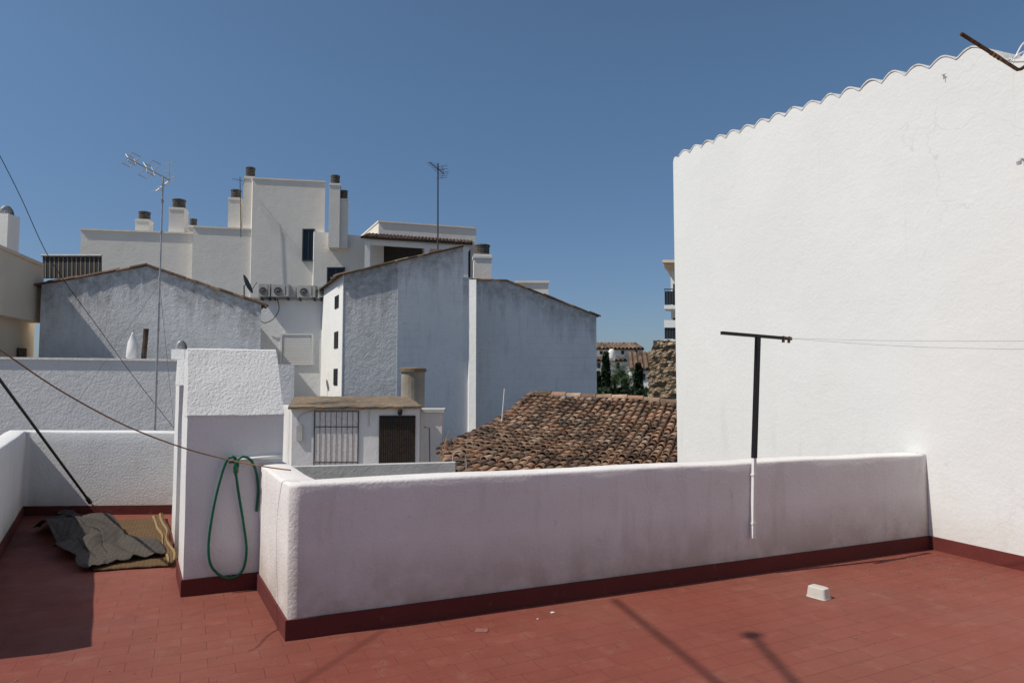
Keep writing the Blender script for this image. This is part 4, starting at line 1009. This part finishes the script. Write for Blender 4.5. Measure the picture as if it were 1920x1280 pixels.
cypress(1136, 662, 37, 25, 'slender dark cypress, tallest in the gap beside the tall white wall')
cypress(1197, 682, 35, 25, 'dark cypress just left of the ruined stone tower')
cypress(1121, 698, 38, 20, 'short dark cypress against the edge of the right grey gable')
def palm(px, y0, Y, label, sc=1.0):
    top = P(px, y0, Y); t = thing('palm_tree', (top.x, top.y, ZG), label, 'tree')
    bm = BM(); tube(bm, [(top.x, top.y, ZG), (top.x+.1, top.y, (ZG+top.z)/2), tuple(top)], .2, 8, .15); obj('trunk', bm, M['trunk'], t)
    bm = BM(); lay = bm.loops.layers.float_color.new('tint')
    for i in range(38):
        a = random.uniform(0, 6.28); el = random.uniform(-.2, 1.3); L = random.uniform(1.2, 1.8)*sc; dirv = Vector((math.cos(a)*math.cos(el), math.sin(a)*math.cos(el), math.sin(el)))
        p = Vector(top); tn = random.random()
        for k in range(12):
            dirv = (dirv+Vector((0, 0, -.11))).normalized(); q = p+dirv*L/12; sd = dirv.cross(Vector((0, 0, 1))).normalized()
            for s1 in (1, -1):
                l_ = .42*sc*math.sin(math.pi*(k+1.5)/14); tip = q+sd*s1*l_+dirv*l_*.5-Vector((0, 0, l_*.3))
                f = bm.faces.new([bm.verts.new(p), bm.verts.new(p.lerp(q, .45)), bm.verts.new(tip)])
                for lo in f.loops: lo[lay] = (tn, 0, 0, 1)
            p = q
    obj('crown', bm, M['palm'], t, recalc=False)
palm(1168, 702, 41, 'green palm with arching fronds between the two cypresses')
palm(1177, 724, 39, 'lower green palm in front, nearest the tiled roof', .9)
palm(1150, 728, 38, 'bushy palm in front of the tallest cypress', .9)
bm = BM(); lay = bm.loops.layers.float_color.new('tint')
for i in range(7000):
    x = random.uniform(1085, 1235); Y = random.uniform(33, 38); y = 732-18*abs(noise.noise(Vector((x*.05, Y*.3, 0))))*random.random()+random.uniform(0, 38)
    leaf(bm, lay, P(x, y, Y), random.uniform(.1, .22), random.random())
obj('garden_hedge', bm, M['leaf'], kind='stuff', recalc=False, label='mass of dark garden greenery below the palms', cat='hedge')
# ================================================================ light, sky, camera
w = bpy.data.worlds.new("World"); bpy.context.scene.world = w; w.use_nodes = True
nt_ = w.node_tree; bg = nt_.nodes['Background']; sk = nt_.nodes.new('ShaderNodeTexSky'); sk.sky_type = 'NISHITA'; sk.sun_disc = False
el = math.atan(-LT.z/math.hypot(LT.x, LT.y)); sk.sun_elevation = el; sk.sun_rotation = math.atan2(-LT.x, -LT.y)
sk.altitude = 100; sk.air_density = 1.0; sk.dust_density = .7; sk.ozone_density = 2.0
tc = nt_.nodes.new('ShaderNodeTexCoord'); sx = nt_.nodes.new('ShaderNodeSeparateXYZ'); rp_ = nt_.nodes.new('ShaderNodeValToRGB'); mx = nt_.nodes.new('ShaderNodeMix'); mx.data_type = 'RGBA'; mx.blend_type = 'MULTIPLY'; mx.inputs[0].default_value = 1
nt_.links.new(tc.outputs['Generated'], sx.inputs[0]); nt_.links.new(sx.outputs[2], rp_.inputs[0])
rp_.color_ramp.elements[0].position = 0; rp_.color_ramp.elements[0].color = (.55, .62, .80, 1); rp_.color_ramp.elements[1].position = .4; rp_.color_ramp.elements[1].color = (.80, .94, 1.0, 1)
e_ = rp_.color_ramp.elements.new(.9); e_.color = (1, 1, 1, 1)
nt_.links.new(sk.outputs[0], mx.inputs[6]); nt_.links.new(rp_.outputs[0], mx.inputs[7]); nt_.links.new(mx.outputs[2], bg.inputs[0]); bg.inputs[1].default_value = .090
ld = bpy.data.lights.new('sun', 'SUN'); ld.energy = 4.2; ld.angle = R(.53); ld.color = (1, .95, .87)
lo = bpy.data.objects.new('sun', ld); C.objects.link(lo); lo.rotation_euler = LT.to_track_quat('-Z', 'Y').to_euler(); lo.location = (-10, -2, 14)
cd = bpy.data.cameras.new('camera'); co = bpy.data.objects.new('camera', cd); C.objects.link(co)
cd.sensor_width = 36; cd.lens = 36*F/1920; cd.clip_end = 6000; cd.clip_start = .05
co.location = CAM; co.rotation_euler = (math.pi/2+PITCH, 0, 0)
bpy.context.scene.camera = co
bpy.context.scene.view_settings.view_transform = 'Standard'; bpy.context.scene.view_settings.look = 'None'; bpy.context.scene.view_settings.exposure = 0
